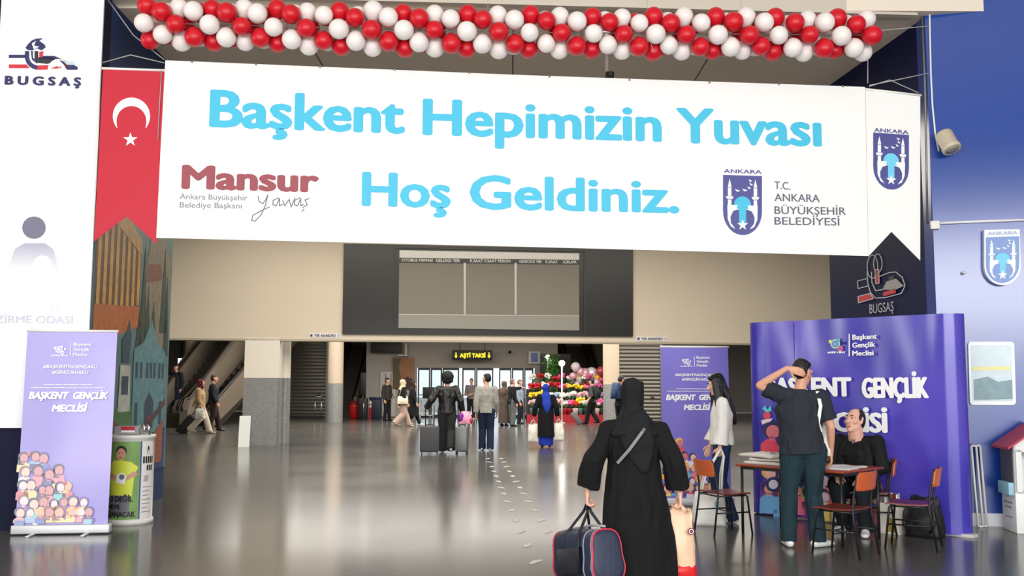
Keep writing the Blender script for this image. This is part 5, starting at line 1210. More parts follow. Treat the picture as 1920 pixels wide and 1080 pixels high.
def hand(Wr, d, n, across, s=1.0, curl=.5, spread=0.0):
    """Palm, four unequal bent fingers and a thumb off the palm's side; d along the hand, n out of the palm, across toward the thumb."""
    d = V(d).normalized(); n = V(n); n = (n - d * n.dot(d)).normalized(); ac = d.cross(n); 
    if ac.dot(V(across)) < 0: ac = -ac
    rot = Matrix((ac, d, n)).transposed(); out = []
    out.append([E(Wr, (.024 * s, .02 * s, .019 * s), rot), E(Wr + d * .035 * s, (.034 * s, .02 * s, .016 * s), rot), E(Wr + d * .082 * s, (.040 * s, .016 * s, .013 * s), rot)])
    for k, (o_, L_) in enumerate(((.030, .074), (.010, .083), (-.010, .077), (-.029, .060))):
        p = Wr + d * (.088 - .004 * abs(k - 1)) * s + ac * o_ * s; dd = (d + ac * (o_ * 4 * spread)).normalized(); ch = [E(p - dd * .01 * s, .0098 * s)]; an = .35 * curl
        for q, f_ in enumerate((.45, .32, .25)):
            an += curl * (.55, .75, .5)[q]; v_ = dd * math.cos(an) + n * math.sin(an); p = p + v_ * (L_ * f_ * s); ch.append(E(p, (.0092 - .0009 * q) * s))
        out.append(ch)
    p = Wr + d * .028 * s + ac * .028 * s; t1 = (d * .62 + ac * .7 + n * .3).normalized(); t2 = (d * .85 + ac * .25 + n * (.3 + .35 * curl)).normalized()
    out.append([E(p - ac * .012 * s, .014 * s), E(p + t1 * .036 * s, .0115 * s), E(p + t1 * .036 * s + t2 * .03 * s, .0102 * s), E(p + t1 * .036 * s + t2 * .053 * s, .0085 * s)])
    return out

def J(H, pose=None):
    """Joint positions in metres; local: facing +Y, right hand at +X."""
    b_ = dict(pelvis=(0, 0, .53), waist=(0, .005, .62), chest=(0, .0, .725), neck=(0, -.012, .825), head=(0, .012, .93),
              shL=(-.108, -.008, .80), elL=(-.135, -.022, .63), wrL=(-.138, .025, .485), shR=(.108, -.008, .80), elR=(.135, -.022, .63), wrR=(.138, .025, .485),
              hipL=(-.052, 0, .51), knL=(-.055, .012, .28), anL=(-.056, -.012, .045), hipR=(.052, 0, .51), knR=(.055, .012, .28), anR=(.056, -.012, .045))
    b_.update(pose or {}); return {k: V(v) * H for k, v in b_.items()}
def facing(yaw, pitch=0, roll=0): return Matrix.Rotation(yaw, 3, 'Z') @ Matrix.Rotation(pitch, 3, 'X') @ Matrix.Rotation(roll, 3, 'Y')

def body_chains(j, H, HR, w=1.0, hands=None, toes=None, hs=1.0, hk=1.0):
    h = H; c = []
    c.append([E(j['pelvis'], (.088 * h * w, .064 * h * w, .06 * h)), E(j['waist'], (.074 * h * w, .055 * h * w, .05 * h)), E(j['chest'], (.092 * h * w, .062 * h * w, .07 * h)), E(j['neck'] + V((0, 0, -.02 * h)), (.06 * h, .04 * h, .022 * h))])
    c.append([E(j['neck'] + V((0, 0, -.03 * h)), .036 * h), E(j['neck'].lerp(j['head'], .55), .031 * h)])
    for s in 'LR':
        c.append([E(j['sh' + s], .031 * h * (w ** .5)), E(j['sh' + s].lerp(j['el' + s], .5), .0275 * h), E(j['el' + s], .0225 * h), E(j['el' + s].lerp(j['wr' + s], .35), .0215 * h), E(j['wr' + s], .0145 * h)])
        c.append([E(j['chest'] + V((0, 0, .05 * h)), .04 * h), E(j['sh' + s], .031 * h)])
        c.append([E(j['hip' + s], .05 * h * w), E(j['kn' + s], .031 * h), E(j['kn' + s].lerp(j['an' + s], .3) - V((0, .004 * h, 0)), .030 * h), E(j['an' + s], .019 * h)])
        td = (toes or {}).get(s, V((0, 1, 0))); c.append([E(j['an' + s] - V((0, 0, .025 * h)), (.018 * h, .018 * h, .016 * h)), E(j['an' + s] + td * .085 * h - V((0, 0, .033 * h)), (.02 * h, .02 * h, .01 * h))])
        d, n, ac, cu = (hands or {}).get(s, (None,) * 4)
        el, wr = j['el' + s], j['wr' + s]
        if d is None: d = (wr - el).normalized() + V((0, .1, -.2)); n = V((.9 if s == 'L' else -.9, -.2, 0)); ac = V((0, 1, 0)); cu = .5
        c += hand(wr + V(d).normalized() * .012, d, n, ac, hs * h / 1.72, cu)
    hc = j['head']; h = H * hk; q = lambda x, y, z: hc + HR @ (V((x, y, z)) * h)
    if hk > 1: c.append([E(j['neck'] + V((0, .0, -.03 * H)), .048 * H), E(q(0, -.005, -.04), (.04 * h, .045 * h, .03 * h))]); c.append([E(q(0, .01, -.035), (.041 * h, .036 * h, .03 * h), HR)])
    c.append([E(q(0, -.012, .014), (.0435 * h, .052 * h, .053 * h), HR), E(q(0, .006, -.005), (.042 * h, .046 * h, .045 * h), HR), E(q(0, .020, -.040), (.030 * h, .030 * h, .026 * h), HR)])
    c.append([E(q(0, .040, -.055), (.013 * h, .012 * h, .010 * h), HR), E(q(0, .024, -.04), (.028 * h, .024 * h, .022 * h), HR)])
    c.append([E(q(0, .050, .012), (.006 * h, .006 * h, .006 * h), HR), E(q(0, .062, -.012), (.0095 * h, .009 * h, .008 * h), HR)])
    c.append([E(q(-.026, .041, .019), .009 * h), E(q(.026, .041, .019), .009 * h)])
    for s in (-1, 1): c.append([E(q(s * .045, -.006, .012), (.005 * h, .012 * h, .014 * h), HR), E(q(s * .044, -.002, -.010), (.004 * h, .008 * h, .009 * h), HR)]); c.append([E(q(s * .024, .036, -.010), (.014 * h, .012 * h, .012 * h), HR)])
    c.append([E(q(0, .046, -.034), (.015 * h, .008 * h, .0055 * h), HR)])
    return c
class Person:
    def __init__(s, label, loc, rz, H, pose=None, yaw=0, pitch=0, w=1.0, hands=None, toes=None, vox=.008, skin=None, group=None, face=True, hs=1.0, roll=0, hk=1.0):
        s.H = H; s.j = J(H, pose); s.HR = facing(yaw, pitch, roll); s.vox = vox; s.w = w; s.toes = toes or {}; s.hk = hk
        s.o = link('person', grow('person', body_chains(s.j, H, s.HR, w, hands, toes, hs, hk), vox, skin or SKIN, 2))
        s.o.location = (loc[0], loc[1], 0); s.o.rotation_euler = (0, 0, rz); tag(s.o, label, 'person', group)
        if face:
            for x in (-1, 1):
                mb = MB(); mb.ball(s.q(x * .0185, .0445, .010), (.0085 * H, .006 * H, .006 * H), EYEW, 2); mb.ball(s.q(x * .0185, .0495, .010), (.0042 * H, .003 * H, .0046 * H), EYED, 2); mb.build('eye', s.o)
                mb = MB(); mb.tube([s.q(x * .008, .0515, .021), s.q(x * .018, .0505, .025), s.q(x * .029, .043, .021)], [.0022 * H, .003 * H, .0016 * H], BROW, 6); mb.build('eyebrow', s.o)
            mb = MB(); mb.tube([s.q(-.014, .048, -.0335), s.q(0, .0545, -.0345), s.q(.014, .048, -.0335)], [.0016 * H, .0036 * H, .0016 * H], LIP, 6); mb.build('mouth', s.o)
    def q(s, x, y, z): return s.j['head'] + s.HR @ (V((x, y, z)) * s.H * s.hk)
    def part(s, nm, chains, m, fold=0.0, smooth=2, vox=None, fs=(14, 14, 3), seed=0, fz=None): return link(nm, grow(nm, chains, vox or s.vox, m, smooth, fold, fs, seed, fz), s.o)
    def shirt(s, m, sleeve=1.0, hem=.5, fit=.012, nm='shirt', fold=.006, wide=1.0, cuff=1.0, hemw=None, seed=1):
        """sleeve: 0..1 upper arm, 1..2 forearm. hem: height fraction on the standing torso, measured from pelvis."""
        j, h, w = s.j, s.H, s.w * wide; up_ = (j['chest'] - j['pelvis']).normalized(); f_ = fit
        hp = j['pelvis'] + up_ * ((hem - .53) * h); hw = hemw or (.094 * h * w + f_)
        c = [[Rg(hp, up_, hw, .072 * h * w + f_), Rg(j['waist'], up_, .084 * h * w + f_, .064 * h * w + f_), E(j['chest'], (.098 * h * w + f_, .068 * h * w + f_, .068 * h)), E(j['neck'] + V((0, 0, -.016 * h)), (.062 * h + f_, .042 * h + f_, .022 * h)), Rg(j['neck'] + V((0, 0, .010 * h)), (0, .1, 1), .040 * h, .038 * h)]]
        for q in 'LR':
            sh, el, wr = j['sh' + q], j['el' + q], j['wr' + q]; r1 = .038 * h * (s.w ** .5) + f_ * .6; r2 = .031 * h + f_ * .8
            c.append([E(j['neck'] + V((0, 0, -.03 * h)), .042 * h), E(sh, r1 * .85)]); a = [E(j['chest'] + V((0, 0, .05 * h)), (.05 * h, .045 * h, .04 * h)), E(sh, r1)]
            if sleeve <= 1: p = sh.lerp(el, sleeve); a.append(Rg(p, el - sh, (r1 + (r2 - r1) * sleeve) * cuff))
            else:
                a.append(E(el, r2)); p = el.lerp(wr, sleeve - 1); a.append(Rg(p, wr - el, max(.022 * h * cuff, .018 * h) + f_ * .4))
            c.append(a)
        return s.part(nm, c, m, fold, fs=(16, 16, 7), seed=seed)
    def trousers(s, m, fit=.01, flare=1.0, length=.03, fold=.005, nm='trousers', top=.60, seed=2):
        j, h, w = s.j, s.H, s.w; up_ = (j['chest'] - j['pelvis']).normalized(); c = [[Rg(j['pelvis'] + up_ * ((top - .53) * h), up_, .082 * h * w + fit, .062 * h * w + fit), E(j['pelvis'], (.09 * h * w + fit, .068 * h * w + fit, .06 * h))]]
        for q in 'LR':
            hp, kn, an = j['hip' + q], j['kn' + q], j['an' + q]; d = (an - kn).normalized(); e = an - d * ((length - .045) * h if False else 0) 
            c.append([E(hp, .056 * h * w + fit), E(kn, .037 * h + fit * flare), Rg(an + d * (.045 - length) * h, an - kn, (.029 * h + fit * .6) * flare)])
            c.append([E(j['pelvis'], (.085 * h * w, .066 * h * w + fit, .055 * h)), E(hp, .056 * h * w + fit)])
        return s.part(nm, c, m, fold, fs=(18, 18, 6), seed=seed)
    def robe(s, m, hem=.03, rx=.17, ry=.14, fit=.02, nm='robe', fold=.012, sleeve=2.0, cuff=1.8, off=(0, 0), seed=3, knee=None):
        j, h, w = s.j, s.H, s.w; f_ = fit
        c = [[Rg((off[0] * h, off[1] * h, hem * h), (0, 0, 1), rx * h, ry * h), Rg((off[0] * .5 * h, off[1] * .5 * h, .28 * h), (0, 0, 1), (rx * .93) * h, (ry * .9) * h), E(j['pelvis'], (.1 * h * w + f_, .08 * h * w + f_, .06 * h)), E(j['waist'], (.09 * h * w + f_, .072 * h * w + f_, .05 * h)), E(j['chest'], (.1 * h * w + f_, .07 * h * w + f_, .066 * h)), E(j['neck'] + V((0, 0, -.018 * h)), (.064 * h + f_, .042 * h + f_, .024 * h))]]
        for q in 'LR':
            sh, el, wr = j['sh' + q], j['el' + q], j['wr' + q]
            c.append([E(j['neck'] + V((0, 0, -.028 * h)), .042 * h), E(sh, .034 * h + f_ * .4)]); a = [E(j['chest'] + V((0, 0, .05 * h)), (.05 * h, .045 * h, .04 * h)), E(sh, .036 * h * (w ** .5) + f_ * .4), E(el, .034 * h + f_ * .9), Rg(el.lerp(wr, sleeve - 1), wr - el, .022 * h * cuff)]; c.append(a)
        return s.part(nm, c, m, fold, fs=(11, 11, 2.6), seed=seed)
    def shoes(s, m, L_=.145, hgt=.03):
        for q in 'LR':
            a = s.j['an' + q]; d = s.toes.get(q, V((0, 1, 0))); h = s.H; sd = V((d.y, -d.x, 0)); up_ = V((0, 0, 1)); rt_ = Matrix((sd, d, up_)).transposed() if abs(d.z) < .05 else Matrix.Identity(3)
            b_ = a - V((0, 0, .045 * h)) 
            c = [[E(b_ - d * .02 * h + up_ * .024 * h, (.024 * h, .03 * h, .024 * h), rt_), E(b_ + d * .05 * h + up_ * .018 * h, (.027 * h, .03 * h, .019 * h), rt_), E(b_ + d * (L_ - .05) * h + up_ * .015 * h, (.024 * h, .026 * h, .0145 * h), rt_)], [E(b_ + up_ * .045 * h, (.024 * h, .028 * h, .018 * h), rt_), E(b_ + d * .05 * h + up_ * .02 * h, (.024 * h, .03 * h, .018 * h), rt_)]]
            s.part('shoe', c, m, 0, vox=min(s.vox, .007))
    def hair(s, m, kind='short', fold=.004):
        q, h, Rm = s.q, s.H * s.hk, s.HR
        c = [[E(q(0, -.018, .024), (.0485 * h, .053 * h, .050 * h), Rm), E(q(0, -.026, -.006), (.044 * h, .040 * h, .034 * h), Rm)], [E(q(0, .022, .054), (.034 * h, .020 * h, .014 * h), Rm), E(q(0, -.02, .04), (.045 * h, .045 * h, .04 * h), Rm)]]
        fs = (60, 60, 60)
        if kind == 'afro': c = [[E(q(0, -.018, .03), (.082 * h, .082 * h, .075 * h), Rm)], [E(q(0, -.03, -.01), (.075 * h, .06 * h, .05 * h), Rm)]]; fold = .022
        if kind == 'receding': c = [[E(q(0, -.022, .021), (.0478 * h, .045 * h, .046 * h), Rm), E(q(0, -.03, -.012), (.044 * h, .036 * h, .03 * h), Rm)], [E(q(-.040, .004, .016), (.007 * h, .014 * h, .02 * h), Rm), E(q(-.04, -.02, .02), (.01 * h, .02 * h, .024 * h), Rm)], [E(q(.040, .004, .016), (.007 * h, .014 * h, .02 * h), Rm), E(q(.04, -.02, .02), (.01 * h, .02 * h, .024 * h), Rm)]]; fold = .0015
        if kind == 'long':
            c += [[E(q(0, -.03, .0), (.05 * h, .04 * h, .04 * h), Rm), E(q(.0, -.045, -.09), (.06 * h, .03 * h, .04 * h)), E(q(0, -.05, -.2), (.055 * h, .025 * h, .04 * h)), E(q(0, -.045, -.27), (.03 * h, .015 * h, .03 * h))]]
            for x in (-1, 1): c.append([E(q(x * .042, -.002, .03), (.014 * h, .036 * h, .024 * h), Rm), E(q(x * .052, .012, -.05), (.018 * h, .034 * h, .03 * h)), E(q(x * .062, .03, -.14), (.02 * h, .034 * h, .03 * h)), E(q(x * .055, .045, -.22), (.016 * h, .026 * h, .03 * h)), E(q(x * .05, .05, -.27), (.008 * h, .012 * h, .02 * h))])
            fold = .006; fs = (40, 40, 5)
        return s.part('hair', c, m, fold, fs=fs)
    def scarf(s, m, drape=.0, fold=.006, nm='headscarf', back=.10):
        q, h, Rm = s.q, s.H, s.HR; nk = s.j['neck']
        c = [[E(q(0, -.022, .022), (.056 * h, .060 * h, .056 * h), Rm), E(q(0, -.018, -.012), (.054 * h, .052 * h, .05 * h), Rm), E(q(0, -.012, -.06), (.05 * h, .048 * h, .034 * h), Rm), E(nk + V((0, 0, .005 * h)), (.068 * h, .058 * h, .035 * h)), E(nk + V((0, -.006 * h, -.03 * h)), (.10 * h, .07 * h, .03 * h))]]
        for x in (-1, 1): c.append([E(q(x * .040, .016, .03), (.012 * h, .02 * h, .022 * h), Rm), E(q(x * .039, .018, -.03), (.012 * h, .02 * h, .024 * h), Rm), E(q(x * .02, .03, -.072), (.02 * h, .016 * h, .016 * h), Rm)])
        c.append([E(q(-.03, .02, .052), (.02 * h, .014 * h, .012 * h), Rm), E(q(.03, .02, .052), (.02 * h, .014 * h, .012 * h), Rm)])
        if drape: c.append([E(nk + V((0, -.035 * h, -.0 * h)), (.06 * h, .04 * h, .03 * h)), E(nk + V((.01 * h, -.075 * h, -drape * .6 * h)), (back * .75 * h, .024 * h, .05 * h)), E(nk + V((.015 * h, -.078 * h, -drape * h)), (.03 * h, .012 * h, .02 * h))])
        return s.part(nm, c, m, fold, fs=(12, 12, 9), seed=5)
def fab(n, c, r=.85, **k): return M(n, c, r, spec=.25, bump=.15, bscale=90, **k)

# --- woman in black with the bags, walking away
wl = G(1184, 1110); wl = V((.905, 7.28, 0)); A = -math.atan2(.905, 7.28) * .4
hd = lambda s: (V((0, .12, -1)), V((1 if s == 'L' else -1, -.15, .0)), V((0, 1, 0)), 1.15)
P1 = Person('person in a black headscarf and robe walking away, a bag in each hand', wl, A, 1.585,
    dict(shL=(-.116, -.01, .768), elL=(-.185, -.035, .625), wrL=(-.215, .015, .475), shR=(.116, -.01, .768), elR=(.185, -.03, .62), wrR=(.215, .02, .47), knL=(-.06, .05, .285), anL=(-.06, .10, .05), knR=(.05, .0, .27), anR=(.055, -.07, .05)), w=1.14, hands={'L': hd('L'), 'R': hd('R')}, vox=.0065, skin=SKINL, face=False, yaw=-.25, pitch=-.1, hs=1.0)
robem = fab('black_robe_cloth', (17, 17, 19), .9)
P1.robe(robem, hem=.015, rx=.185, ry=.15, fit=.024, fold=.020, sleeve=1.78, cuff=2.5, off=(.03, 0))
sc_ = fab('black_scarf_cloth', (23, 23, 26), .85); P1.scarf(sc_, drape=.2, fold=.008)
nk_ = P1.j['neck']; h_ = P1.H
P1.part('scarf_drape', [[E(nk_ + V((0, -.008, .03)), (.088, .088, .05)), E(nk_ + V((0, -.02, -.05)), (.155, .11, .05)), E(nk_ + V((0, -.03, -.12)), (.20, .115, .05))], [E(nk_ + V((.02, -.09, -.02)), (.1, .05, .06)), E(nk_ + V((.03, -.125, -.2)), (.12, .03, .09)), E(nk_ + V((.06, -.135, -.34)), (.05, .02, .06))]], sc_, .014, fs=(10, 10, 7), seed=4); P1.shoes(DKSHOE)
j = P1.j; mb = MB()
st = [j['shR'] + V((-.05, .05, .06)), j['shR'] + V((-.065, -.03, .062)), j['chest'] + V((.05, -.205, .06)), j['chest'] + V((-.045, -.195, -.07)), j['chest'] + V((-.13, -.16, -.17))]
for a, b_ in zip(st, st[1:]):
    t_ = (b_ - a).normalized(); sd = t_.cross(V((0, 1, 0))).normalized() * .011 if abs(t_.y) < .9 else V((.011, 0, 0)); mb.add([a - sd, b_ - sd, b_ + sd, a + sd], [(0, 1, 2, 3)], M('grey_bag_strap', (116, 118, 120), .6))
    mb.add([a - sd + V((0, -.004, 0)), b_ - sd + V((0, -.004, 0)), b_ + sd + V((0, -.004, 0)), a + sd + V((0, -.004, 0))], [(0, 1, 2, 3)], MATS['grey_bag_strap'])
mb.build('shoulder_strap', P1.o)
def wpos(P, v): return P.o.location + Matrix.Rotation(P.o.rotation_euler.z, 3, 'Z') @ v
# duffel bag in her left hand
gl_ = wpos(P1, j['wrL']) + V((0, .015, -.095))
dn = M('navy_duffel_nylon', (34, 42, 66), .6, var=.1, vscale=8, bump=.25, bscale=20); dnd = M('dark_duffel_panel', (18, 21, 34), .6); rp = M('red_piping', (196, 36, 66), .5); gp_ = M('grey_piping', (128, 132, 142), .5)
t = thing('duffel_bag', 'navy duffel bag with red piping carried low by the person in black', 'bag', gl_ - V((0, 0, .5)))
dv = V((-.40, .916, 0)); cv = V((dv.y, -dv.x, 0))   # long axis, across
bc = gl_ + V((-.01, -.06, -.36)); Lb, Wb, Hb = .64, .26, .37
tilt = Matrix.Rotation(R(-12), 3, cv)
def bq(a, b_, z): return bc + tilt @ (dv * a + cv * b_ + V((0, 0, z)))
def sect(a, k=1.0):
    out = []
    for i in range(24):
        th = 2 * math.pi * i / 24; x, z = math.cos(th), math.sin(th); e = .62
        x = math.copysign(abs(x) ** e, x) * Wb / 2 * k * (1.05 if z < 0 else .92); z = math.copysign(abs(z) ** e, z) * Hb / 2 * k; out.append(bq(a, x, z + .02 * math.sin(a * 7)))
    return out
mb = MB(); vs = []; st_ = [(-Lb / 2 - .012, .3), (-Lb / 2 - .008, .75), (-Lb / 2, .95), (-Lb / 2 + .03, 1.0)] + [(-Lb / 2 + .03 + (Lb - .06) * k / 8, 1.0 + .05 * math.sin(math.pi * k / 8) + .015 * math.sin(k * 2.4)) for k in range(1, 8)] + [(Lb / 2 - .03, 1.0), (Lb / 2, .95), (Lb / 2 + .008, .75), (Lb / 2 + .012, .3)]
for a, k in st_: vs += sect(a, k)
n_ = len(st_); fs = [(i * 24 + q, i * 24 + (q + 1) % 24, (i + 1) * 24 + (q + 1) % 24, (i + 1) * 24 + q) for i in range(n_ - 1) for q in range(24)] + [tuple(range(23, -1, -1)), tuple((n_ - 1) * 24 + q for q in range(24))]
mb.add(vs, fs, dn, True); adopt(mb.build('bag_body'), t)
for a, m_, k, nm in ((-Lb / 2 + .005, rp, .985, 'red_piping'), (-Lb / 2 + .13, gp_, 1.035, 'grey_piping'), (-Lb / 2 + .02, gp_, 1.0, 'grey_piping'), (Lb / 2 - .005, rp, .985, 'red_piping')):
    mb = MB(); s_ = sect(a, k); mb.tube(s_, .0065, m_, 6, closed=True); adopt(mb.build(nm), t)
mb = MB(); mb.tube([bq(-Lb / 2, 0, Hb / 2 + .0), bq(-.15, 0, Hb / 2 + .02), bq(.15, 0, Hb / 2 + .02), bq(Lb / 2, 0, Hb / 2)], .009, M('zip_grey', (150, 152, 160), .5), 6); adopt(mb.build('zip'), t)
mb = MB(); o_ = cv * .0
pk = [bq(-.18 + .36 * (i / 6), -(Wb / 2 * 1.02 + .022 + .02 * math.sin(math.pi * i / 6)), z) for z in (-.12, .06) for i in range(7)]
mb.add(pk + [p + tilt @ cv * .05 for p in pk], [(i, i + 1, i + 8, i + 7) for i in range(6)] + [(0, 14, 15 + 5, 6)] + [(7 + i, 8 + i, 22 + i, 21 + i) for i in range(6)], dnd, True); adopt(mb.build('side_pocket'), t)
for b_ in (-1, 1):
    mb = MB(); mb.tube([bq(-.13, b_ * (Wb / 2 + .012), -.06), bq(-.12, b_ * (Wb / 2 * .9), .14), gl_ + dv * -.03 + cv * b_ * .015 + V((0, 0, -.05)), gl_ + cv * b_ * .01, gl_ + dv * .03 + cv * b_ * .015 + V((0, 0, -.05)), bq(.13, b_ * (Wb / 2 * .9), .14), bq(.14, b_ * (Wb / 2 + .012), -.06)], .011, dnd, 8); adopt(mb.build('handle'), t)
# paper sack in her right hand
gr_ = wpos(P1, j['wrR']) + V((-.01, .015, -.09))
t = thing('paper_sack', 'beige and red printed carrier bag held by the person in black', 'bag', gr_ - V((0, 0, .5)))
kraft = M('beige_printed_plastic', (226, 188, 158), .5, var=.06, vscale=5, bump=.35, bscale=9)
pb_ = gr_ + V((.0, 0, -.53)); bag = soft_bag(pb_, .215, .13, .50, .15, kraft, 'x', .035, 8, .86, .014); adopt(bag.build('bag_body'), t)
mb = soft_bag(pb_ + V((0, 0, -.006)), .222, .14, .175, .15, M('red_bag_bottom', (206, 26, 32), .45), 'x', .03, 8, .99, .009); adopt(mb.build('red_base'), t)
BPl = Plane(pb_ + V((0, -.115, 0)), V((math.cos(.15), math.sin(.15), 0)))
fl = Flat(BPl); fl.discw((.075, .36), .026, M('dark_red_print', (120, 24, 44), .5), 1, 18); fl.discw((.075, .36), .018, wprint, 2, 18); fl.discw((.075, .36), .013, MATS['dark_red_print'], 3, 18)
mo = [fl]; adopt(fl.build('round_mark'), t)
for s in (-1, 1):
    mb = MB(); mb.tube([pb_ + V((s * .05, 0, .49)), gr_ + V((s * .02, 0, .0)), gr_ + V((0, 0, .012)), ], [.022, .012, .01], kraft, 8); adopt(mb.build('handle'), t)

# --- man standing at the desk, right hand down, left hand on his head
ml_ = V((2.83, 9.52, 0)); r = -math.atan2(2.76, 9.52) * .6
tee = fab('dark_navy_tee', (40, 43, 52), .85); jean = fab('teal_black_denim', (30, 52, 60), .85)
hH = 1.80
P2 = Person('person in dark t-shirt standing at the desk with a hand on the head', ml_, r, hH,
    dict(pelvis=(-.005, 0, .53), waist=(-.012, .0, .62), chest=(-.018, .005, .725), neck=(-.012, .0, .825), head=(.008, .022, .922), shL=(-.122, -.005, .81), elL=(-.222, -.02, .855), wrL=(-.080, -.062, .948), shR=(.098, -.008, .79), elR=(.145, -.01, .635), wrR=(.150, .045, .50),
         knL=(-.078, .012, .275), anL=(-.088, -.02, .045), knR=(.05, .02, .275), anR=(.062, -.01, .045)), yaw=-.75, pitch=-.22, w=1.22, vox=.0065,
    hands={'L': (V((1, .02, -.28)), V((.12, 1, -.1)), V((.1, .1, -1)), .28), 'R': (V((.05, .25, -1)), V((-.8, .1, 0)), V((-.1, 1, 0)), .45)}, toes={'R': V((.75, .66, 0)).normalized(), 'L': V((-.1, 1, 0)).normalized()}, face=False)
P2.shirt(tee, sleeve=.75, hem=.49, fit=.016, nm='t_shirt', fold=.010, cuff=1.15); P2.trousers(jean, fit=.012, flare=1.3, length=.028, fold=.007); P2.shoes(SOLE); P2.hair(HAIRB, 'short', .005)
j = P2.j; mb = MB(); st = [j['shR'] + V((-.04, .09, -.06)), j['shR'] + V((-.035, .03, .068)), j['shR'] + V((-.038, -.045, .06)), j['shR'] + V((-.02, -.105, -.08)), j['chest'] + V((.165, -.105, -.12)), j['waist'] + V((.185, -.05, -.02))]
for a, b_ in zip(st, st[1:]):
    e = V((.016, 0, 0)); up_ = V((0, -.004, .003)); mb.add([a - e, b_ - e, b_ + e, a + e, a - e + up_, b_ - e + up_, b_ + e + up_, a + e + up_], [(0, 1, 2, 3), (4, 7, 6, 5), (0, 4, 5, 1), (2, 6, 7, 3), (1, 5, 6, 2), (0, 3, 7, 4)], wbag)
so = mb.build('strap')
tb = thing('tote_bag', 'white tote bag hanging from the shoulder of the person in the dark t-shirt', 'bag', wpos(P2, j['waist'] + V((.19, 0, -.25))))
so.parent = tb; so.matrix_parent_inverse = Matrix.Translation(tb.location).inverted() @ P2.o.matrix_basis
pbg = wpos(P2, V((.205, .12, .86))); adopt(soft_bag(pbg, .16, .09, .34, r - .5, wbag, 'x', .03, 4, .95, .012).build('bag_body'), tb)

# --- woman in white knit, looking down to her side
knit = fab('white_knit', (232, 229, 222), .9); bj = fab('dark_blue_denim', (32, 46, 76), .85)
P3 = Person('person with long dark hair in a white knit cardigan and blue jeans', (2.40, 11.18, 0), R(82), 1.67,
    dict(head=(0, .035, .925), neck=(0, 0, .825), shL=(-.095, 0, .80), elL=(-.115, .0, .64), wrL=(-.105, .02, .515), shR=(.095, 0, .8), elR=(.115, .02, .64), wrR=(.10, .07, .515), knL=(-.05, .02, .28), anL=(-.05, -.05, .045), knR=(.05, .04, .28), anR=(.05, .01, .045)), pitch=-.3, yaw=.15, w=.95, vox=.0075, skin=SKINL)
P3.shirt(knit, sleeve=1.9, hem=.52, fit=.022, nm='knit_cardigan', fold=.008, cuff=2.3); P3.trousers(bj, fit=.01, flare=1.35, length=.015); P3.shoes(SOLE); P3.hair(HAIRB, 'long')

# --- seated person in black
suit = fab('black_suit_cloth', (20, 21, 23), .8); tsuit = fab('dark_grey_trousers', (28, 33, 37), .8)
P4 = Person('person seated behind the desk in an open black jacket and white shoes', (3.70, 10.47, 0), R(140), 1.72,
    dict(pelvis=(0, 0, .285), waist=(0, .005, .375), chest=(0, .015, .475), neck=(0, .02, .575), head=(0, .05, .68), shL=(-.118, .005, .55), elL=(-.16, .035, .40), wrL=(-.10, .15, .35), shR=(.118, .005, .55), elR=(.15, .06, .40), wrR=(.08, .17, .352),
         hipL=(-.06, .02, .275), knL=(-.085, .19, .30), anL=(-.085, .15, .045), hipR=(.06, .02, .275), knR=(.085, .18, .30), anR=(.085, .05, .045)), w=1.3, yaw=-.22, pitch=.10, vox=.0065, skin=SKINL, hk=1.13,
    hands={'L': (V((.6, .8, -.25)), V((.1, .1, -1)), V((1, 0, 0)), .4), 'R': (V((-.6, .8, -.25)), V((-.1, .1, -1)), V((-1, 0, 0)), .4)}, toes={'L': V((-.3, .95, 0)).normalized(), 'R': V((.2, .98, 0)).normalized()})
j = P4.j
P4.shirt(fab('black_shirt_cloth', (10, 10, 12), .7), sleeve=.5, hem=.50, fit=.006, nm='shirt')
# jacket: sleeves, back and two open front panels
h = P4.H; c = [[Rg(j['pelvis'] + V((0, -.02, -.02)), (0, 0, 1), .205, .12), Rg(j['waist'] + V((0, -.025, 0)), (0, 0, 1), .195, .115), E(j['chest'] + V((0, -.03, 0)), (.20, .11, .11)), E(j['neck'] + V((0, -.03, -.03)), (.13, .06, .045))]]
for s in (-1, 1): c.append([Rg(j['pelvis'] + V((s * .16, .10, -.06)), (0, 0, 1), .06, .05), Rg(j['waist'] + V((s * .15, .12, 0)), (0, 0, 1), .055, .035), E(j['chest'] + V((s * .125, .085, 0)), (.06, .035, .1)), E(j['neck'] + V((s * .075, .0, -.01)), (.035, .05, .03))])
for q_ in 'LR':
    sh, el, wr = j['sh' + q_], j['el' + q_], j['wr' + q_]; c.append([E(j['chest'] + V((0, -.02, .06)), (.1, .06, .06)), E(sh, .082), E(el, .068), Rg(el.lerp(wr, .93), wr - el, .044)])
P4.part('jacket', c, suit, .008, fs=(12, 12, 8))
P4.trousers(tsuit, fit=.012, flare=1.2, length=.02, top=.55); P4.shoes(SOLE); P4.hair(HAIRB, 'receding')
mb = MB(); nk = j['neck']; mb.prism([nk + V((-.03, .075, .01)), nk + V((.03, .075, .01)), nk + V((.006, .115, -.06)), nk + V((-.006, .115, -.06))], (0, .004, 0), M('grey_collar', (96, 98, 102), .7)); mb.build('collar', P4.o)

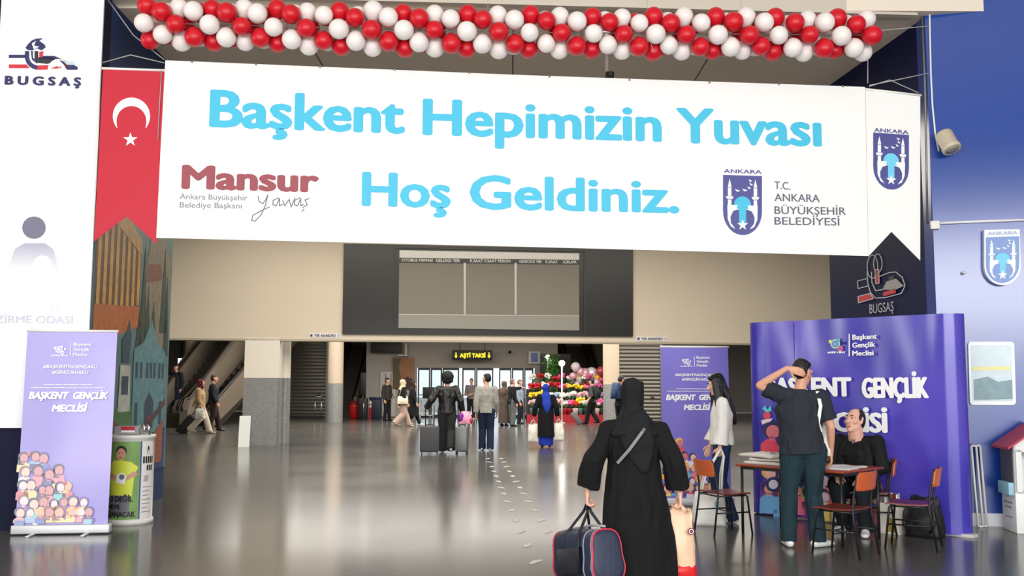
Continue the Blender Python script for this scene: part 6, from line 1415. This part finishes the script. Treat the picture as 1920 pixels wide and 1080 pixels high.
# --- people in the concourse
WALK = dict(knL=(-.052, .07, .285), anL=(-.052, .115, .05), knR=(.052, .02, .275), anR=(.052, -.115, .075), elL=(-.13, -.045, .635), wrL=(-.135, -.05, .49), elR=(.13, .0, .635), wrR=(.135, .07, .5))
STAND = {}
def at_px(px, Y): return ((px - 960) / F * Y, Y, 0)
def suitcase(c, rz, w, d_, h, m, lab, handle=.42, lean=0.0):
    t = thing('suitcase', lab, 'suitcase', c); c = V(c); q = Matrix.Rotation(rz, 3, 'Z') @ Matrix.Rotation(lean, 3, 'X')
    mb = MB(); mb.box(c + q @ V((0, 0, .05 + h / 2)), (w, d_, h), m, X=q, bev=.035); adopt(mb.build('shell'), t)
    mb = MB()
    for k in range(5): mb.box(c + q @ V((-w * .36 + w * .18 * k, -d_ / 2 - .003, .05 + h / 2)), (.025, .012, h * .82), m, X=q, bev=.005)
    adopt(mb.build('ribs'), t) if False else None
    for x in (-1, 1):
        for y in (-1, 1):
            mb = MB(); mb.cyl(c + q @ V((x * w * .4 - .012, y * d_ * .35, .03)), .03, .024, black, 12, axis=q @ V((1, 0, 0))); adopt(mb.build('wheel'), t)
    mb = MB(); mb.tube([c + q @ V((-w * .22, d_ * .3, h + .04)), c + q @ V((-w * .22, d_ * .3, h + handle)), c + q @ V((w * .22, d_ * .3, h + handle)), c + q @ V((w * .22, d_ * .3, h + .04))], .012, dgrey, 8); adopt(mb.build('pull_handle'), t)
    mb = MB(); mb.tube([c + q @ V((-.07, 0, h + .05)), c + q @ V((-.06, 0, h + .08)), c + q @ V((.06, 0, h + .08)), c + q @ V((.07, 0, h + .05))], .01, black, 8); adopt(mb.build('carry_handle'), t)
    return t
def carrier(c, w, h, m, lab, rz=0):
    t = thing('carrier_bag', lab, 'bag', c); adopt(soft_bag(c, w, w * .45, h, rz, m, 'x', .03, c[0] * 3, .8, .02).build('bag_body'), t)
    for s in (-1, 1):
        mb = MB(); mb.tube([V(c) + V((s * w * .25, 0, h * .97)), V(c) + V((s * w * .1, 0, h + .08)), V(c) + V((0, 0, h + .10))], .012, m, 6); adopt(mb.build('handle'), t)
    return t
# leather jacket, big hair, two suitcases
p = at_px(840, 21.9); DH_ = (V((.0, .1, -1)), V((1, 0, 0)), V((0, 1, 0)), .9)
K = Person('person with big curly black hair in a black leather jacket walking away between two suitcases', p, R(4), 1.76, dict(WALK, elL=(-.20, -.04, .66), wrL=(-.27, .0, .56), elR=(.17, -.03, .65), wrR=(.2, .02, .50)), vox=.009, face=False, w=1.08)
K.shirt(M('black_leather', (20, 19, 19), .38, bump=.2, bscale=40), sleeve=1.95, hem=.50, fit=.03, nm='leather_jacket', fold=.01, cuff=1.4); K.trousers(fab('charcoal_jeans', (48, 50, 52), .85), fit=.02, flare=1.5, length=.015); K.shoes(SOLE); K.hair(HAIRB, 'afro')
suitcase(V(at_px(808, 21.5)), R(5), .42, .26, .56, M('dark_grey_fabric_case', (70, 70, 74), .7), 'dark grey suitcase wheeled on the side of the bollards by the leather-jacketed person', .5)
suitcase(V(at_px(868, 21.6)), R(-4), .28, .24, .55, M('silver_shell_case', (110, 112, 112), .4, metal=.3), 'silver ribbed suitcase with a pink bag on top', .35)
c = V(at_px(874, 21.6)) + V((0, 0, .645)); t = thing('shoulder_bag', 'pink and purple bag lying on the silver suitcase', 'bag', c)
adopt(soft_bag(c, .30, .2, .28, .2, M('pink_bag_fabric', (222, 150, 178), .7), 'x', .05, 3, .6, .02).build('bag_body'), t); mb = MB(); mb.ball(c + V((-.09, -.09, .14)), (.07, .05, .12), M('purple_bag_panel', (110, 20, 130), .6)); adopt(mb.build('purple_panel'), t); mb = MB(); mb.ball(c + V((.13, -.06, .08)), (.04, .05, .07), M('red_bag_panel', (170, 40, 60), .6)); adopt(mb.build('red_panel'), t)
# grey sweatshirt
Lp = Person('person in a light grey sweatshirt and blue jeans walking away toward the doors', at_px(913, 22.7), R(-3), 1.76, dict(WALK, anL=(-.055, .03, .045), knL=(-.055, .03, .28), anR=(.055, -.03, .05)), yaw=.9, vox=.009, w=1.05)
Lp.shirt(fab('light_grey_fleece', (150, 148, 142), .9), sleeve=1.95, hem=.49, fit=.022, nm='sweatshirt', cuff=1.3, fold=.008); Lp.trousers(fab('mid_blue_denim', (28, 42, 66), .85), fit=.016, flare=1.4, length=.015); Lp.shoes(SOLE); Lp.hair(HAIRB)
# blue scarf with white carrier bags
Q = Person('person in a blue headscarf and dark coat walking away with white carrier bags', at_px(1024, 23.9), 0, 1.53, dict(WALK, elL=(-.17, -.02, .62), wrL=(-.19, .02, .47), elR=(.17, -.02, .62), wrR=(.19, .02, .47), anL=(-.06, .02, .045), anR=(.06, -.03, .05)), vox=.009, w=1.12, face=False)
Q.robe(fab('black_coat_cloth', (18, 17, 22), .85), hem=.17, rx=.14, ry=.12, fit=.02, sleeve=1.85, cuff=1.5); Q.scarf(fab('royal_blue_scarf', (30, 60, 170), .7), drape=.26); Q.part('skirt', [[Rg((0, 0, .05), (0, 0, 1), .175, .14), Rg((0, 0, .3), (0, 0, 1), .17, .13)]], fab('royal_blue_skirt', (28, 50, 160), .8), .012); Q.shoes(DKSHOE)
wcar = M('white_carrier_plastic', (222, 220, 210), .45)
carrier(wpos(Q, Q.j['wrL']) + V((-.02, .02, -.60)), .26, .44, wcar, 'white carrier bag in the blue-scarfed person\'s hand nearer the doors'); carrier(wpos(Q, Q.j['wrR']) + V((.02, .02, -.56)), .27, .42, wcar, 'white carrier bag in the blue-scarfed person\'s hand nearer the flowers')
# beige coat, dark red scarf, trolley
e = at_px(380, 29.5)
Ep = Person('person in a dark red headscarf and beige coat pulling a black suitcase', e, R(-88), 1.63, dict(WALK, elL=(-.14, -.06, .64), wrL=(-.14, -.15, .56), anL=(-.05, .17, .05), knL=(-.05, .1, .285), anR=(.05, -.16, .08)), vox=.009, w=1.05)
Ep.shirt(fab('beige_coat_cloth', (172, 142, 108), .9), sleeve=1.9, hem=.42, fit=.03, nm='coat', cuff=1.5, hemw=.22); Ep.trousers(fab('cream_trousers', (206, 194, 176), .9), fit=.02, flare=1.6); Ep.scarf(fab('dark_red_scarf', (110, 44, 48), .8)); Ep.shoes(M('beige_shoe', (190, 176, 156), .6))
suitcase(V((e[0] - .62, e[1] + .1, .0)), R(90), .42, .25, .62, M('black_trolley_case', (28, 30, 28), .55), 'black trolley suitcase tilted behind the person in the beige coat', .45, R(40))
carrier(V((e[0] + .1, e[1] - .28, .46)), .28, .3, wcar, 'white handbag carried by the person in the beige coat')
# dark jacket companion
Fp = Person('person in a dark jacket walking before the bronze escalator', at_px(404, 31), R(-75), 1.78, dict(WALK), vox=.009, w=1.05)
Fp.shirt(fab('dark_navy_jacket', (30, 30, 38), .8), sleeve=1.95, hem=.47, fit=.03, nm='jacket', cuff=1.4); Fp.trousers(fab('dark_brown_trousers', (48, 38, 36), .85), fit=.02, flare=1.3); Fp.shoes(DKSHOE); Fp.hair(M('dark_brown_hair', (50, 34, 28), .6))
# on the escalator
g = at_px(333, 35.3)
Gp = Person('person in dark clothes standing on the escalator nearest the mural wall', g, R(170), 1.72, vox=.01)
Gp.o.location.z = .465; Gp.shirt(MATS['dark_navy_jacket'], sleeve=1.95, hem=.47, fit=.03, nm='jacket'); Gp.trousers(bj, fit=.015); Gp.shoes(DKSHOE); Gp.hair(HAIRB)
# man by the white door
Hp = Person('person in a dark olive jacket standing before the white service door', at_px(728, 40), R(-120), 1.74, dict(anL=(-.075, .02, .045), anR=(.075, -.01, .045), wrL=(-.09, .09, .56), elL=(-.13, 0, .64)), vox=.01)
Hp.shirt(fab('olive_black_jacket', (50, 48, 42), .85), sleeve=1.95, hem=.48, fit=.03, nm='jacket'); Hp.trousers(fab('black_trousers', (24, 24, 26), .85), fit=.018); Hp.shoes(DKSHOE); Hp.hair(MATS['dark_brown_hair'])
# cream scarf walker and her companion
Ip = Person('person in a cream headscarf with a cream bag walking past the portrait poster', at_px(757, 34.6), R(-70), 1.66, dict(WALK, anR=(.05, -.17, .08), anL=(-.05, .15, .05)), vox=.009, w=1.02)
Ip.shirt(fab('black_top_cloth', (24, 22, 22), .85), sleeve=1.9, hem=.45, fit=.03, nm='top'); Ip.trousers(fab('dusty_pink_trousers', (176, 150, 136), .9), fit=.03, flare=1.8); Ip.scarf(fab('cream_scarf', (206, 192, 160), .8)); Ip.shoes(M('beige_shoe', (190, 176, 156), .6))
c = wpos(Ip, V((.21, -.05, .80))); t = thing('shoulder_bag', 'cream shoulder bag of the person in the cream headscarf', 'bag', c); adopt(soft_bag(c, .36, .12, .27, R(10), M('cream_leather', (220, 208, 182), .6), 'x', .03, 6, .92, .01).build('bag_body'), t)
mb = MB(); mb.tube([c + V((-.13, 0, .25)), c + V((-.05, .06, .55)), c + V((.05, .06, .55)), c + V((.13, 0, .25))], .012, MATS['cream_leather'], 6); adopt(mb.build('strap'), t)
Jp = Person('person in black walking beside the one in the cream headscarf', at_px(776, 35.6), R(-80), 1.62, dict(WALK, anL=(-.05, .16, .05)), vox=.01)
Jp.robe(MATS['black_coat_cloth'], hem=.2, rx=.15, ry=.15, sleeve=1.9, cuff=1.4); Jp.scarf(fab('dark_scarf', (40, 30, 32), .8)); Jp.shoes(SOLE); Jp.trousers(MATS['black_trousers'], fit=.015)
# by the doors
Mp = Person('person in a grey top facing the hall in front of the glazed doors', at_px(885, 41.5), R(178), 1.74, dict(anL=(-.07, .03, .045), anR=(.07, -.02, .045), wrL=(-.03, .11, .62), elL=(-.15, .02, .65), wrR=(.10, .10, .6)), vox=.01)
Mp.shirt(fab('grey_top_cloth', (112, 106, 104), .85), sleeve=1.3, hem=.5, fit=.02, nm='top'); Mp.trousers(MATS['black_trousers'], fit=.02); Mp.shoes(SOLE); Mp.hair(M('grey_brown_hair', (110, 92, 82), .6))
Np = Person('person in a long brown patterned coat standing beside the pointing person', at_px(946, 35.6), R(-30), 1.62, vox=.01, w=1.1)
Np.robe(M('brown_patterned_cloth', (74, 62, 54), .85, var=.7, vscale=11), hem=.06, rx=.14, ry=.12); Np.scarf(M('brown_patterned_scarf', (86, 64, 54), .85, var=.6, vscale=14), drape=.14); Np.shoes(DKSHOE)
Op = Person('person in a black top and grey trousers pointing toward the flower stall', at_px(961, 35.4), R(-62), 1.70, dict(elL=(-.12, .14, .79), wrL=(-.10, .29, .81), anL=(-.06, .03, .045)), vox=.009, hands={'L': (V((.05, 1, .0)), V((.3, 0, -1)), V((1, 0, 0)), .1)}, w=1.06)
Op.shirt(fab('black_knit_cloth', (20, 20, 24), .85), sleeve=1.95, hem=.48, fit=.025, nm='jumper'); Op.trousers(fab('grey_green_trousers', (92, 98, 96), .85), fit=.022, flare=1.3); Op.shoes(DKSHOE); Op.hair(M('grey_brown_hair', (110, 92, 82), .6))
Tp = Person('person in a pale shirt standing behind the pointing one by the flowers', at_px(975, 37.4), R(-100), 1.68, vox=.01)
Tp.shirt(fab('pale_blue_shirt', (140, 152, 164), .85), sleeve=1.9, hem=.48, fit=.02); Tp.trousers(MATS['dark_navy_jacket'], fit=.02); Tp.shoes(DKSHOE); Tp.hair(M('grey_brown_hair', (110, 92, 82), .6))
# flower stall visitor with suitcase
rp_ = at_px(1110, 37.0)
Rp = Person('person in a grey shirt with a backpack pulling a case past the flower stall', rp_, R(60), 1.72, dict(WALK, elL=(-.13, -.05, .64), wrL=(-.12, .03, .53)), vox=.009)
Rp.shirt(fab('grey_shirt_cloth', (74, 74, 78), .85), sleeve=1.2, hem=.48, fit=.02); Rp.trousers(MATS['black_trousers'], fit=.02, flare=1.3); Rp.shoes(DKSHOE); Rp.hair(HAIRB)
suitcase(V((rp_[0] - .42, rp_[1] - .1, 0)), R(90), .32, .2, .52, M('silver_black_case', (104, 104, 106), .4, metal=.3), 'silver and black suitcase tilted in front of the flower stall', .4, R(-38))
def pack(P, m, lab, s=1.0):
    j = P.j; c = wpos(P, j['waist'] + V((0, -.19, -.03))); t = thing('backpack', lab, 'backpack', c); rz = P.o.rotation_euler.z
    adopt(soft_bag(c, .30 * s, .17 * s, .44 * s, rz, m, 'x', .04, 7, .85, .012).build('bag_body'), t); mb = MB(); f_ = Matrix.Rotation(rz, 3, 'Z'); mb.box(c + f_ @ V((0, -.13, .14)), (.2, .05, .16), m, rz, bev=.015); adopt(mb.build('front_pocket'), t)
    for s_ in (-1, 1): mb = MB(); mb.tube([c + f_ @ V((s_ * .09, .08, .42)), wpos(P, j['sh' + ('L' if s_ < 0 else 'R')] + V((-s_ * .05, -.02, .062))), wpos(P, j['chest'] + V((s_ * .11, .14, 0))), c + f_ @ V((s_ * .13, .08, .06))], .018, m, 6); adopt(mb.build('strap'), t)
pack(Rp, M('black_pack_fabric', (26, 26, 30), .6), 'black backpack worn by the person in front of the flower stall')
Sp = Person('person in a dark top with a blue backpack looking down beside the pale round column', at_px(1163, 30.5), R(-50), 1.78, dict(wrL=(-.05, .16, .62), elL=(-.13, .02, .64), wrR=(.06, .16, .63), elR=(.13, .03, .64)), pitch=-.45, vox=.009, w=1.08)
Sp.shirt(fab('charcoal_tee', (36, 38, 44), .85), sleeve=.8, hem=.48, fit=.02, nm='t_shirt'); Sp.trousers(MATS['black_trousers'], fit=.02); Sp.shoes(DKSHOE); Sp.hair(HAIRB)
pack(Sp, M('blue_pack_fabric', (26, 52, 96), .6), 'blue backpack worn by the person beside the pale round column', 1.15)
